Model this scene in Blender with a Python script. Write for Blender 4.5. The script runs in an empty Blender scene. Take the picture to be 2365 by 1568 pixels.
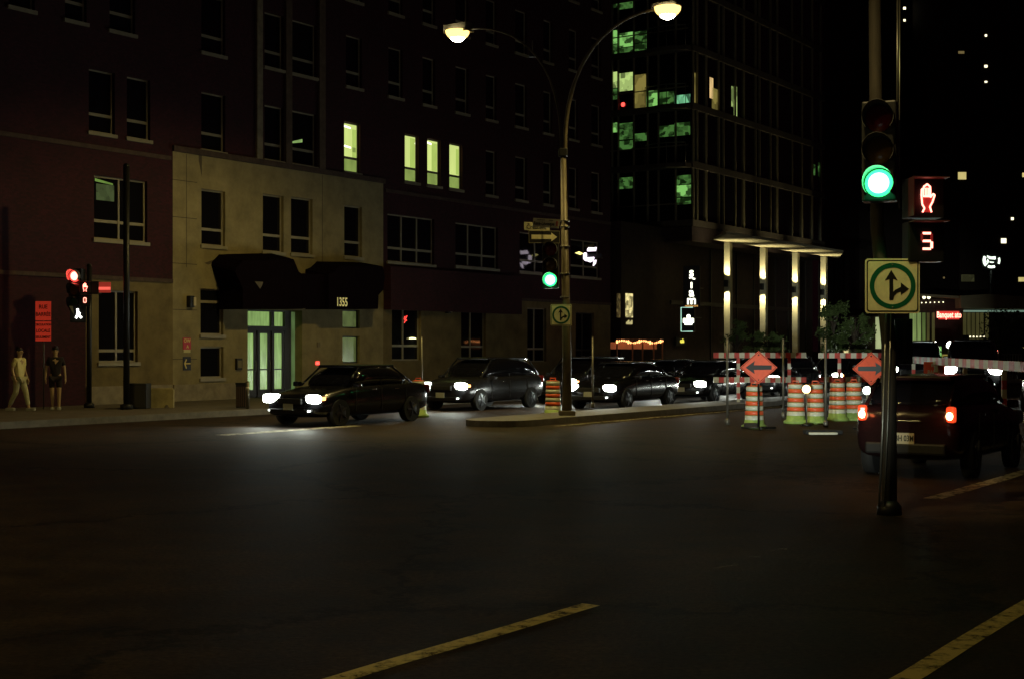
import bpy, bmesh, math, random
from mathutils import Vector, Matrix, noise
random.seed(7)
C = bpy.context.scene
col = C.collection
R = math.radians
# ------------------------------------------------------------ camera, world, exposure
CAMH = 1.85
F = 3285.0                       # focal length in units of a 2365-wide picture
cam = bpy.data.cameras.new('camera'); co = bpy.data.objects.new('camera', cam); col.objects.link(co)
co.location = (0, 0, CAMH); co.rotation_euler = (R(90), 0, 0)
cam.lens = 50.0; cam.sensor_width = 36.0; cam.shift_y = 21/2365; cam.clip_end = 2000; cam.clip_start = 0.1
C.camera = co
w = bpy.data.worlds.new('World'); C.world = w; w.use_nodes = True
nt = w.node_tree; bg = nt.nodes['Background']
sky = nt.nodes.new('ShaderNodeTexSky'); sky.sky_type = 'NISHITA'; sky.sun_disc = False
sky.sun_elevation = R(-6); sky.sun_rotation = R(200)
mx = nt.nodes.new('ShaderNodeMixRGB'); mx.inputs[0].default_value = 0.985      # city glow dominates the night sky
mx.inputs[2].default_value = (0.0052, 0.0012, 0.0019, 1)
nt.links.new(sky.outputs[0], mx.inputs[1]); nt.links.new(mx.outputs[0], bg.inputs[0]); bg.inputs[1].default_value = 0.62
C.view_settings.view_transform = 'Standard'; C.view_settings.look = 'None'; C.view_settings.exposure = 0; C.view_settings.gamma = 1
C.cycles.max_bounces = 5; C.cycles.diffuse_bounces = 2; C.cycles.glossy_bounces = 3; C.cycles.sample_clamp_indirect = 3.0
C.cycles.use_denoising = True

# ------------------------------------------------------------ street frame: s along the avenue, m across it
TH = math.atan2(2170, F)                       # the avenue runs to the right of the view axis by this angle
SU, CU = math.sin(TH), math.cos(TH)
PHI = math.atan2(CU, SU)
def W(s, m, z=0.0): return Vector((SU*s - CU*m, CU*s + SU*m, z))
def pm(x, y, m):                               # where a sight line meets the vertical plane at offset m
    a = (x-1182.5)/F; t = m/(SU - CU*a)
    return (SU*a*t + CU*t, CAMH - (y-805)/F*t)
def ps(x, y, s):                               # same for a cross-street plane at s: (m, z)
    a = (x-1182.5)/F; t = s/(SU*a + CU)
    return (t*(SU - CU*a), CAMH - (y-805)/F*t)
def gp(x, y, z=0.0):                           # ground point
    t = (CAMH-z)*F/(y-805.0); return Vector(((x-1182.5)/F*t, t, z))
def at(x, y, Y): return Vector(((x-1182.5)/F*Y, Y, CAMH-(y-805)/F*Y))

# ------------------------------------------------------------ materials
MATS = {}
def mat(name, rgb, rough=0.7, metal=0.0, var=0.0, scale=4.0, emit=None, es=0.0, bump=0.0, spec=0.5, rgb2=None, stretch=(1,1,1), trans=0.0, detail=6.0):
    if name in MATS: return MATS[name]
    m = bpy.data.materials.new(name); m.use_nodes = True; n = m.node_tree; b = n.nodes['Principled BSDF']
    b.inputs['Base Color'].default_value = (*rgb, 1); b.inputs['Roughness'].default_value = rough
    b.inputs['Metallic'].default_value = metal; b.inputs['Specular IOR Level'].default_value = spec
    if trans: b.inputs['Transmission Weight'].default_value = trans
    if var or bump or rgb2:
        tc = n.nodes.new('ShaderNodeTexCoord'); mp = n.nodes.new('ShaderNodeMapping'); mp.inputs['Scale'].default_value = stretch
        n.links.new(tc.outputs['Object'], mp.inputs[0])
        no = n.nodes.new('ShaderNodeTexNoise'); no.inputs['Scale'].default_value = scale; no.inputs['Detail'].default_value = detail; no.inputs['Roughness'].default_value = 0.65
        n.links.new(mp.outputs[0], no.inputs['Vector'])
        cr = n.nodes.new('ShaderNodeValToRGB'); cr.color_ramp.elements[0].position = 0.32; cr.color_ramp.elements[1].position = 0.68
        c2 = rgb2 or tuple(min(1, c*(1+var)) for c in rgb); c1 = rgb if rgb2 else tuple(c*(1-var) for c in rgb)
        cr.color_ramp.elements[0].color = (*c1, 1); cr.color_ramp.elements[1].color = (*c2, 1)
        n.links.new(no.outputs['Fac'], cr.inputs[0])
        n.links.new(cr.outputs[0], b.inputs['Base Color'])
        if bump:
            bp = n.nodes.new('ShaderNodeBump'); bp.inputs['Strength'].default_value = bump; bp.inputs['Distance'].default_value = 0.03
            n.links.new(no.outputs['Fac'], bp.inputs['Height']); n.links.new(bp.outputs[0], b.inputs['Normal'])
    if emit:
        b.inputs['Emission Color'].default_value = (*emit, 1); b.inputs['Emission Strength'].default_value = es
    MATS[name] = m; return m
def lit(name, rgb, es, var=0.35, scale=1.6, stretch=(1, 1, 0.5)):             # a lit window: curtains and furniture vary the glow
    if name in MATS: return MATS[name]
    m = mat(name, (0.02, 0.02, 0.02), rough=0.2); n = m.node_tree; b = n.nodes['Principled BSDF']
    tc = n.nodes.new('ShaderNodeTexCoord'); mp = n.nodes.new('ShaderNodeMapping'); mp.inputs['Scale'].default_value = stretch
    no = n.nodes.new('ShaderNodeTexNoise'); no.inputs['Scale'].default_value = scale; no.inputs['Detail'].default_value = 3
    n.links.new(tc.outputs['Object'], mp.inputs[0]); n.links.new(mp.outputs[0], no.inputs['Vector'])
    cr = n.nodes.new('ShaderNodeValToRGB'); cr.color_ramp.elements[0].position = 0.35; cr.color_ramp.elements[1].position = 0.65
    cr.color_ramp.elements[0].color = (*[c*(1-var) for c in rgb], 1); cr.color_ramp.elements[1].color = (*rgb, 1)
    if var > 0.45:
        cr.color_ramp.interpolation = 'CONSTANT'; cr.color_ramp.elements[0].position = 0.0; cr.color_ramp.elements[1].position = 0.55; no.inputs['Detail'].default_value = 6
        e1 = cr.color_ramp.elements.new(0.40); e1.color = (*[c*(1-var*0.7) for c in rgb], 1); e2 = cr.color_ramp.elements.new(0.47); e2.color = (*[c*(1-var*0.35) for c in rgb], 1)
    if var > 0.45:                                # furniture, shelves and blinds read as blocks of light and dark
        vo = n.nodes.new('ShaderNodeTexVoronoi'); vo.distance = 'CHEBYCHEV'; vo.inputs['Scale'].default_value = scale*1.2; vo.inputs['Randomness'].default_value = 0.85
        n.links.new(mp.outputs[0], vo.inputs['Vector']); bw = n.nodes.new('ShaderNodeRGBToBW'); n.links.new(vo.outputs['Color'], bw.inputs[0])
        ad = n.nodes.new('ShaderNodeMath'); ad.operation = 'MULTIPLY_ADD'; ad.inputs[1].default_value = 0.55; n.links.new(bw.outputs[0], ad.inputs[0])
        hf = n.nodes.new('ShaderNodeMath'); hf.operation = 'MULTIPLY'; hf.inputs[1].default_value = 0.45; n.links.new(no.outputs['Fac'], hf.inputs[0]); n.links.new(hf.outputs[0], ad.inputs[2]); n.links.new(ad.outputs[0], cr.inputs[0])
    else: n.links.new(no.outputs['Fac'], cr.inputs[0])
    n.links.new(cr.outputs[0], b.inputs['Emission Color'])
    b.inputs['Emission Strength'].default_value = es; return m
def brick_mat(name, c1, c2, mortar):
    m = bpy.data.materials.new(name); m.use_nodes = True; n = m.node_tree; b = n.nodes['Principled BSDF']; b.inputs['Roughness'].default_value = 0.9
    tc = n.nodes.new('ShaderNodeTexCoord'); mp = n.nodes.new('ShaderNodeMapping'); mp.inputs['Rotation'].default_value = (R(90), 0, 0)
    br = n.nodes.new('ShaderNodeTexBrick'); br.inputs['Scale'].default_value = 4.0; br.inputs['Mortar Size'].default_value = 0.018
    br.inputs['Color1'].default_value = (*c1, 1); br.inputs['Color2'].default_value = (*c2, 1); br.inputs['Mortar'].default_value = (*mortar, 1)
    n.links.new(tc.outputs['Object'], mp.inputs[0]); n.links.new(mp.outputs[0], br.inputs['Vector'])
    no = n.nodes.new('ShaderNodeTexNoise'); no.inputs['Scale'].default_value = 0.9; no.inputs['Detail'].default_value = 5
    n.links.new(tc.outputs['Object'], no.inputs['Vector'])
    mxx = n.nodes.new('ShaderNodeMixRGB'); mxx.blend_type = 'MULTIPLY'; mxx.inputs[0].default_value = 0.6
    n.links.new(br.outputs[0], mxx.inputs[1]); n.links.new(no.outputs['Fac'], mxx.inputs[2]); n.links.new(mxx.outputs[0], b.inputs['Base Color'])
    return m
def asphalt_mat():
    m = bpy.data.materials.new('asphalt'); m.use_nodes = True; n = m.node_tree; b = n.nodes['Principled BSDF']
    tc = n.nodes.new('ShaderNodeTexCoord')
    def noi(s, d): 
        x = n.nodes.new('ShaderNodeTexNoise'); x.inputs['Scale'].default_value = s; x.inputs['Detail'].default_value = d; x.inputs['Roughness'].default_value = 0.7
        n.links.new(tc.outputs['Object'], x.inputs['Vector']); return x
    big, mid, fine = noi(0.22, 5), noi(1.6, 8), noi(22, 6)
    cr = n.nodes.new('ShaderNodeValToRGB'); cr.color_ramp.elements[0].position = 0.3; cr.color_ramp.elements[1].position = 0.7
    cr.color_ramp.elements[0].color = (0.021, 0.0125, 0.0078, 1); cr.color_ramp.elements[1].color = (0.056, 0.036, 0.022, 1)
    n.links.new(big.outputs['Fac'], cr.inputs[0])
    cr2 = n.nodes.new('ShaderNodeValToRGB'); cr2.color_ramp.elements[0].position = 0.35; cr2.color_ramp.elements[1].position = 0.62
    cr2.color_ramp.elements[0].color = (0.42, 0.42, 0.42, 1); cr2.color_ramp.elements[1].color = (1.2, 1.2, 1.2, 1)
    n.links.new(mid.outputs['Fac'], cr2.inputs[0])
    m1 = n.nodes.new('ShaderNodeMixRGB'); m1.blend_type = 'MULTIPLY'; m1.inputs[0].default_value = 1
    n.links.new(cr.outputs[0], m1.inputs[1]); n.links.new(cr2.outputs[0], m1.inputs[2])
    cr3 = n.nodes.new('ShaderNodeValToRGB'); cr3.color_ramp.elements[0].position = 0.3; cr3.color_ramp.elements[1].position = 0.75
    cr3.color_ramp.elements[0].color = (0.2, 0.2, 0.2, 1); cr3.color_ramp.elements[1].color = (2.0, 2.0, 2.0, 1)
    n.links.new(fine.outputs['Fac'], cr3.inputs[0])
    m2 = n.nodes.new('ShaderNodeMixRGB'); m2.blend_type = 'MULTIPLY'; m2.inputs[0].default_value = 0.8
    n.links.new(m1.outputs[0], m2.inputs[1]); n.links.new(cr3.outputs[0], m2.inputs[2])
    # cracks sealed with tar
    vo = n.nodes.new('ShaderNodeTexVoronoi'); vo.feature = 'DISTANCE_TO_EDGE'; vo.inputs['Scale'].default_value = 0.16
    mv = n.nodes.new('ShaderNodeVectorMath'); mv.operation = 'ADD'; sc_ = n.nodes.new('ShaderNodeVectorMath'); sc_.operation = 'SCALE'; sc_.inputs['Scale'].default_value = 2.2
    n.links.new(mid.outputs['Color'], sc_.inputs[0]); n.links.new(tc.outputs['Object'], mv.inputs[0]); n.links.new(sc_.outputs[0], mv.inputs[1]); n.links.new(mv.outputs[0], vo.inputs['Vector'])
    crk = n.nodes.new('ShaderNodeValToRGB'); crk.color_ramp.elements[0].position = 0.003; crk.color_ramp.elements[1].position = 0.02
    crk.color_ramp.elements[0].color = (0.25, 0.25, 0.25, 1); crk.color_ramp.elements[1].color = (1, 1, 1, 1)
    n.links.new(vo.outputs['Distance'], crk.inputs[0])
    m3 = n.nodes.new('ShaderNodeMixRGB'); m3.blend_type = 'MULTIPLY'; m3.inputs[0].default_value = 1
    n.links.new(m2.outputs[0], m3.inputs[1]); n.links.new(crk.outputs[0], m3.inputs[2]); n.links.new(m3.outputs[0], b.inputs['Base Color'])
    rr = n.nodes.new('ShaderNodeMapRange'); rr.inputs['To Min'].default_value = 0.55; rr.inputs['To Max'].default_value = 0.9
    n.links.new(mid.outputs['Fac'], rr.inputs['Value']); n.links.new(rr.outputs[0], b.inputs['Roughness'])
    b.inputs['Specular IOR Level'].default_value = 0.14
    bp = n.nodes.new('ShaderNodeBump'); bp.inputs['Strength'].default_value = 0.5; bp.inputs['Distance'].default_value = 0.02
    n.links.new(fine.outputs['Fac'], bp.inputs['Height']); n.links.new(bp.outputs[0], b.inputs['Normal'])
    return m
def worn_paint(name, rgb, thr=0.47):
    m = bpy.data.materials.new(name); m.use_nodes = True; n = m.node_tree; b = n.nodes['Principled BSDF']; out = n.nodes['Material Output']
    b.inputs['Base Color'].default_value = (*rgb, 1); b.inputs['Roughness'].default_value = 0.8
    tc = n.nodes.new('ShaderNodeTexCoord'); no = n.nodes.new('ShaderNodeTexNoise'); no.inputs['Scale'].default_value = 5; no.inputs['Detail'].default_value = 9; no.inputs['Roughness'].default_value = 0.75
    n.links.new(tc.outputs['Object'], no.inputs['Vector'])
    cr = n.nodes.new('ShaderNodeValToRGB'); cr.color_ramp.elements[0].position = thr-0.1; cr.color_ramp.elements[1].position = thr+0.08
    n.links.new(no.outputs['Fac'], cr.inputs[0])
    tr = n.nodes.new('ShaderNodeBsdfTransparent'); ms = n.nodes.new('ShaderNodeMixShader')
    n.links.new(cr.outputs[0], ms.inputs[0]); n.links.new(tr.outputs[0], ms.inputs[1]); n.links.new(b.outputs[0], ms.inputs[2]); n.links.new(ms.outputs[0], out.inputs[0])
    return m
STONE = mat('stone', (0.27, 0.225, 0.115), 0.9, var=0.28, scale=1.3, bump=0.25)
STONE_D = mat('stone_trim', (0.26, 0.22, 0.15), 0.9, var=0.25, scale=3)
BRICK = brick_mat('brick', (0.066, 0.0050, 0.014), (0.034, 0.0026, 0.008), (0.032, 0.007, 0.012))
ASPH = asphalt_mat()
CONC = mat('concrete', (0.12, 0.10, 0.075), 0.9, var=0.25, scale=2.5, bump=0.3)
KERB = mat('kerb_concrete', (0.15, 0.135, 0.105), 0.85, var=0.25, scale=4, bump=0.2)
GLASS = mat('dark_glass', (0.006, 0.006, 0.008), 0.06, spec=0.6)
FRAME = mat('window_frame', (0.30, 0.27, 0.19), 0.5, var=0.1)
FRAMED = mat('dark_frame', (0.022, 0.018, 0.014), 0.5)
AWN = mat('awning_cloth', (0.006, 0.003, 0.0045), 0.95, var=0.3, scale=6, spec=0.03)
BLACK = mat('black_paint', (0.006, 0.006, 0.006), 0.45)
METAL = mat('galvanised', (0.17, 0.16, 0.13), 0.42, metal=0.6, var=0.2, scale=6)
POLEM = mat('painted_pole', (0.10, 0.08, 0.045), 0.5, var=0.25, scale=5, metal=0.2)
WOODP = mat('weathered_pole', (0.045, 0.037, 0.026), 0.8, var=0.35, scale=4, stretch=(6, 6, 0.6))
WHITE = mat('white_board', (0.62, 0.60, 0.48), 0.5, var=0.08, scale=9)
SIGNW = mat('sign_white', (0.85, 0.78, 0.46), 0.45, var=0.12, scale=9)
GREENP = mat('sign_green', (0.004, 0.11, 0.05), 0.45)
BLACKS = mat('sign_black', (0.010, 0.008, 0.008), 0.5)
ORANGE = mat('orange_sign', (0.80, 0.10, 0.035), 0.5, var=0.1, scale=8)
REDP = mat('red_board', (0.58, 0.06, 0.045), 0.5, var=0.2, scale=8)
DRUMO = mat('drum_orange', (0.80, 0.12, 0.04), 0.4)
DRUMW = mat('drum_white', (0.60, 0.62, 0.50), 0.35)
DRUMG = mat('drum_base', (0.28, 0.42, 0.10), 0.6, var=0.2, scale=8)  # green cast of passing light put into the base colour
PAINT = [mat('car_paint_a', (0.010, 0.010, 0.012), 0.18, metal=0.3, spec=0.8), mat('car_paint_b', (0.03, 0.03, 0.034), 0.2, metal=0.4), mat('car_paint_c', (0.018, 0.008, 0.009), 0.16, metal=0.3)]
RUB = mat('tyre', (0.012, 0.012, 0.012), 0.85)
RIM = mat('rim', (0.08, 0.08, 0.085), 0.3, metal=0.9)
CHROME = mat('chrome', (0.5, 0.5, 0.5), 0.15, metal=1.0)
REDL = mat('red_lens_dark', (0.14, 0.006, 0.006), 0.2)
AMBL = mat('amber_lens_dark', (0.16, 0.09, 0.01), 0.2)
SKIN = mat('skin', (0.52, 0.36, 0.20), 0.6)
LWH = lit('lit_white', (1, 1, 0.86), 9, 0)
E_HEAD = mat('headlight_lens', (0.6, 0.6, 0.6), 0.2, emit=(0.93, 1, 0.86), es=22)
E_FOG = mat('fog_lens', (0.6, 0.6, 0.6), 0.2, emit=(0.9, 1, 0.9), es=4)
E_AMB = mat('amber_marker', (0.6, 0.3, 0.1), 0.2, emit=(1, 0.36, 0.10), es=5)
E_TAIL = mat('tail_lit', (0.5, 0.05, 0.02), 0.2, emit=(1, 0.16, 0.04), es=6)
E_TAILC = mat('tail_core', (0.5, 0.3, 0.2), 0.2, emit=(1, 0.55, 0.25), es=14)
E_LAMP = mat('lamp_glass', (1, 0.9, 0.6), 0.2, emit=(1, 0.66, 0.20), es=2.4)
E_LAMPC = mat('lamp_core', (1, 0.95, 0.8), 0.2, emit=(1, 0.92, 0.68), es=40)
E_GREEN = mat('green_lens_lit', (0.1, 0.5, 0.2), 0.2, emit=(0.03, 1, 0.20), es=3.2)
E_GREENC = mat('green_lens_core', (0.5, 1, 0.6), 0.2, emit=(0.55, 1, 0.62), es=3.5)
E_RED = mat('red_lens_lit', (0.5, 0.1, 0.1), 0.2, emit=(1, 0.06, 0.045), es=3.0)
E_REDC = mat('red_led', (0.8, 0.3, 0.3), 0.2, emit=(1, 0.28, 0.20), es=4.5)
E_REDD = mat('red_led_dim', (0.4, 0.05, 0.05), 0.3, emit=(1, 0.06, 0.05), es=0.14)

# ------------------------------------------------------------ mesh builder
class MB:
    def __init__(s): s.bm = bmesh.new()
    def box(s, c, d, rz=0.0, rx=0.0, ry=0.0, bev=0.0):
        M = Matrix.Translation(c) @ Matrix.Rotation(rz, 4, 'Z') @ Matrix.Rotation(ry, 4, 'Y') @ Matrix.Rotation(rx, 4, 'X')
        r = bmesh.ops.create_cube(s.bm, size=1.0)
        for v in r['verts']: v.co = M @ Vector((v.co.x*d[0], v.co.y*d[1], v.co.z*d[2]))
        if bev:
            es = list({e for v in r['verts'] for e in v.link_edges})
            bmesh.ops.bevel(s.bm, geom=es, offset=bev, segments=2, profile=0.6, affect='EDGES')
        return s
    def bx(s, x0, x1, y0, y1, z0, z1, bev=0.0): return s.box(((x0+x1)/2, (y0+y1)/2, (z0+z1)/2), (abs(x1-x0), abs(y1-y0), abs(z1-z0)), bev=bev)
    def tube(s, pts, rad, seg=12, caps=True):
        pts = [Vector(p) for p in pts]
        rr = rad if isinstance(rad, (list, tuple)) else [rad]*len(pts)
        rings = []
        up0 = None
        for i, p in enumerate(pts):
            d = (pts[min(i+1, len(pts)-1)] - pts[max(i-1, 0)]).normalized()
            ref = Vector((0, 1, 0)) if abs(d.y) < 0.9 else Vector((1, 0, 0))
            a = d.cross(ref).normalized(); b = d.cross(a).normalized()
            rings.append([s.bm.verts.new(p + (a*math.cos(2*math.pi*k/seg) + b*math.sin(2*math.pi*k/seg))*rr[i]) for k in range(seg)])
        for i in range(len(rings)-1):
            for k in range(seg):
                s.bm.faces.new((rings[i][k], rings[i][(k+1) % seg], rings[i+1][(k+1) % seg], rings[i+1][k])).smooth = True
        if caps:
            s.bm.faces.new(list(reversed(rings[0]))); s.bm.faces.new(rings[-1])
        return s
    def prism(s, poly, y0, y1, axis='Y'):          # polygon in XZ pushed along Y (or in XY along Z)
        f = (lambda p, t: (p[0], t, p[1])) if axis == 'Y' else ((lambda p, t: (p[0], p[1], t)) if axis == 'Z' else (lambda p, t: (t, p[0], p[1])))
        a = [s.bm.verts.new(f(p, y0)) for p in poly]; b = [s.bm.verts.new(f(p, y1)) for p in poly]
        s.bm.faces.new(a); s.bm.faces.new(list(reversed(b)))
        for i in range(len(poly)):
            j = (i+1) % len(poly); s.bm.faces.new((a[i], b[i], b[j], a[j]))
        return s
    def ring(s, cx, cz, ro, ri, y0, y1, n=40):
        for i in range(n):
            a, b = 2*math.pi*i/n, 2*math.pi*(i+1)/n
            q = [(cx+ro*math.cos(a), cz+ro*math.sin(a)), (cx+ro*math.cos(b), cz+ro*math.sin(b)), (cx+ri*math.cos(b), cz+ri*math.sin(b)), (cx+ri*math.cos(a), cz+ri*math.sin(a))]
            s.prism(q, y0, y1)
        return s
    def quad(s, *p): s.bm.faces.new([s.bm.verts.new(q) for q in p]); return s
    def dome(s, c, r, depth, axis=(0, -1, 0), seg=24, rings=5):
        ax = Vector(axis).normalized(); ref = Vector((0, 0, 1)) if abs(ax.z) < 0.9 else Vector((1, 0, 0)); a = ax.cross(ref).normalized(); b = a.cross(ax)
        c = Vector(c); L = []
        for j in range(rings):
            t = (math.pi/2)*j/rings
            L.append([s.bm.verts.new(c + (a*math.cos(2*math.pi*k/seg)+b*math.sin(2*math.pi*k/seg))*r*math.cos(t) + ax*depth*math.sin(t)) for k in range(seg)])
        top = s.bm.verts.new(c + ax*depth)
        for j in range(rings-1):
            for k in range(seg): s.bm.faces.new((L[j][k], L[j][(k+1) % seg], L[j+1][(k+1) % seg], L[j+1][k])).smooth = True
        for k in range(seg): s.bm.faces.new((L[-1][k], L[-1][(k+1) % seg], top)).smooth = True
        return s
    def build(s, name, m, parent=None, label=None, mirror=False):
        bmesh.ops.recalc_face_normals(s.bm, faces=s.bm.faces)
        me = bpy.data.meshes.new(name); s.bm.to_mesh(me); s.bm.free(); me.materials.append(m)
        o = bpy.data.objects.new(name, me); col.objects.link(o)
        if parent: o.parent = parent
        if label: o['label'] = label
        return o
def parts(name, m, parent, boxes):
    return [MB().bx(*q).build(name, m, parent) for q in boxes]
def striped(name, pts, ms, parent, prof):       # one continuous bar whose stripes alternate; prof = cross-section offsets
    bm = bmesh.new(); rings = [[bm.verts.new(Vector(p)+Vector(o)) for o in prof] for p in pts]; n = len(prof)
    for i in range(len(rings)-1):
        for k in range(n):
            f = bm.faces.new((rings[i][k], rings[i][(k+1) % n], rings[i+1][(k+1) % n], rings[i+1][k])); f.material_index = i % 2
    bm.faces.new(rings[0]); bm.faces.new(list(reversed(rings[-1]))); bmesh.ops.recalc_face_normals(bm, faces=bm.faces)
    me = bpy.data.meshes.new(name); bm.to_mesh(me); bm.free()
    for m in ms: me.materials.append(m)
    o = bpy.data.objects.new(name, me); col.objects.link(o); o.parent = parent; return o
def thing(name, label, cat, loc=(0, 0, 0), rz=0.0, group=None):
    o = bpy.data.objects.new(name, None); col.objects.link(o); o.location = loc; o.rotation_euler = (0, 0, rz); o.empty_display_size = 0.2
    o['label'] = label; o['category'] = cat
    if group: o['group'] = group
    return o
def tag(o, label, cat, group=None):
    o['label'] = label; o['category'] = cat
    if group: o['group'] = group
    return o
def struct(o): o['kind'] = 'structure'; return o
def copy_tree(o, parent=None):
    c = o.copy(); col.objects.link(c)
    if parent: c.parent = parent
    for ch in list(o.children): copy_tree(ch, c)
    return c
def text_mesh(name, body, size, m, parent, loc, rot=(R(90), 0, 0), ext=0.004, align='CENTER', sx=1.0, bold=0.0):
    cu = bpy.data.curves.new(name, 'FONT'); cu.body = body; cu.size = size; cu.extrude = ext; cu.align_x = align; cu.align_y = 'CENTER'; cu.offset = bold; cu.resolution_u = 3
    t = bpy.data.objects.new('tmp', cu); col.objects.link(t); bpy.context.view_layer.update()
    me = bpy.data.meshes.new_from_object(t.evaluated_get(bpy.context.evaluated_depsgraph_get())); bpy.data.objects.remove(t)
    me.materials.clear(); me.materials.append(m); me.name = name
    o = bpy.data.objects.new(name, me); col.objects.link(o); o.parent = parent; o.location = loc; o.rotation_euler = rot; o.scale = (sx, 1, 1)
    return o
def lamp(kind, loc, power, color, radius=0.1, parent=None, aim=None, angle=150, blend=0.6, name='light'):
    l = bpy.data.lights.new(name, kind); l.energy = power; l.color = color
    l.shadow_soft_size = radius
    if kind == 'SPOT': l.spot_size = R(angle); l.spot_blend = blend
    o = bpy.data.objects.new(name, l); col.objects.link(o); o.location = loc
    if aim is not None: o.rotation_euler = Vector(aim).to_track_quat('-Z', 'Y').to_euler()
    if parent: o.parent = parent
    return o

# ------------------------------------------------------------ ground, pavements, median, markings
def street_poly(pts, z0, z1, name, m):          # pts in (s, m)
    b = MB(); b.prism([tuple(W(s, mm)[:2]) for s, mm in pts], z0, z1, axis='Z'); return b.build(name, m)
g = MB(); g.quad((-300, -60, 0), (700, -60, 0), (700, 900, 0), (-300, 900, 0)); struct(g.build('road', ASPH))
MF = 34.5                                       # facade line
KZ = MF/31.03
def ZS(z): return CAMH+(z-CAMH)*KZ
struct(street_poly([(-70, 28.1), (400, 28.1), (400, 36.6), (-70, 36.6)], -0.1, 0.15, 'pavement', CONC))
struct(street_poly([(-70, 27.93), (400, 27.93), (400, 28.097), (-70, 28.097)], -0.1, 0.162, 'kerb', KERB))
# median with a rounded nose
nose = [(28.6 - 0.9*math.cos(a), 19.2 + 0.85*math.sin(a)) for a in [R(-90+15*k) for k in range(13)]]
med = [(400, 18.35)] + nose + [(400, 20.05)]
struct(street_poly(med, -0.1, 0.15, 'median', KERB))
YL = worn_paint('yellow_road_paint', (0.70, 0.56, 0.20), 0.45)
YL2 = worn_paint('worn_road_paint', (0.50, 0.46, 0.30), 0.47)
def strip(s0, s1, m0, wd, mt, name='road_marking', z=0.004):
    b = MB(); n = max(1, int((s1-s0)/1.0)); pr = None
    for i in range(n+1):
        s = s0+(s1-s0)*i/n; k = 0.03*noise.noise(Vector((s*0.7, m0, 0)))
        a, c = W(s, m0-wd/2+k, z), W(s, m0+wd/2+k, z)
        if pr: b.quad(pr[0], pr[1], c, a)
        pr = (a, c)
    o = struct(b.build(name, mt)); return o
strip(2, 8.9, 5.2, 0.15, YL); strip(8.9, 15, 5.16, 0.14, worn_paint('almost_gone_paint', (0.45, 0.4, 0.25), 0.66)); strip(17.5, 40, 5.35, 0.22, YL2)
strip(4, 16, 2.56, 0.15, YL)
strip(29, 90, 17.9, 0.12, YL2); strip(22, 26.5, 22.0, 0.4, YL2)
# ------------------------------------------------------------ walls with window openings
def grid_cells(x0, x1, z0, z1, holes, inside):
    xs = sorted({x0, x1, *[h for q in holes for h in q[:2]]}); zs = sorted({z0, z1, *[h for q in holes for h in q[2:4]]})
    xs = [x for x in xs if x0 <= x <= x1]; zs = [z for z in zs if z0 <= z <= z1]
    for i in range(len(xs)-1):
        for k in range(len(zs)-1):
            cx, cz = (xs[i]+xs[i+1])/2, (zs[k]+zs[k+1])/2
            if any(h[0] < cx < h[1] and h[2] < cz < h[3] for h in holes): continue
            if inside(cx, cz): yield xs[i], xs[i+1], zs[k], zs[k+1]
def wall_mesh(name, m, parent, x0, x1, z0, z1, holes, y=0.0, depth=0.22, inside=lambda a, b: True):
    b = MB()
    for a, c, d, e in grid_cells(x0, x1, z0, z1, holes, inside): b.quad((a, y, d), (c, y, d), (c, y, e), (a, y, e))
    for h in holes:
        cx, cz = (h[0]+h[1])/2, (h[2]+h[3])/2
        if not inside(cx, cz) or not (x0 < cx < x1 and z0 < cz < z1): continue
        a, c, d, e = h[:4]; Y = y+depth
        b.quad((a, y, d), (a, y, e), (a, Y, e), (a, Y, d)); b.quad((c, y, d), (c, Y, d), (c, Y, e), (c, y, e))
        b.quad((a, y, d), (a, Y, d), (c, Y, d), (c, y, d)); b.quad((a, y, e), (c, y, e), (c, Y, e), (a, Y, e))
    me = b.build(name, m, parent); return me

def window(parent, x0, x1, z0, z1, y=0.0, transom=0.29, mull=(), pane=GLASS, fm=FRAME, sill=True, split=None, label=None, t=0.05, pane2=None):
    b = MB(); Y = y+0.12
    b.bx(x0, x0+t, Y, Y+0.07, z0, z1); b.bx(x1-t, x1, Y, Y+0.07, z0, z1)
    b.bx(x0+t, x1-t, Y, Y+0.07, z1-t, z1); b.bx(x0+t, x1-t, Y, Y+0.07, z0, z0+t)
    zt = z0+(z1-z0)*transom if transom else z0
    if transom: b.bx(x0+t, x1-t, Y+0.002, Y+0.068, zt-0.045, zt+0.045)
    for q in mull:
        xm = x0+(x1-x0)*q; b.bx(xm-0.035, xm+0.035, Y-0.01, Y+0.066, z0+t, z1-t)
    o = b.build('window', fm, parent, label)
    if pane2 and transom:
        MB().bx(x0+t, x1-t, Y+0.03, Y+0.045, zt+0.045, z1-t).build('pane', pane, o); MB().bx(x0+t, x1-t, Y+0.03, Y+0.045, z0+t, zt-0.045).build('pane', pane2, o)
    else: MB().bx(x0+t, x1-t, Y+0.03, Y+0.045, z0+t, z1-t).build('pane', pane, o)
    if sill: MB().bx(x0-0.06, x1+0.06, y-0.07, y+0.11, z0-0.11, z0-0.002).build('sill', FRAME, o)
    return o

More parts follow.
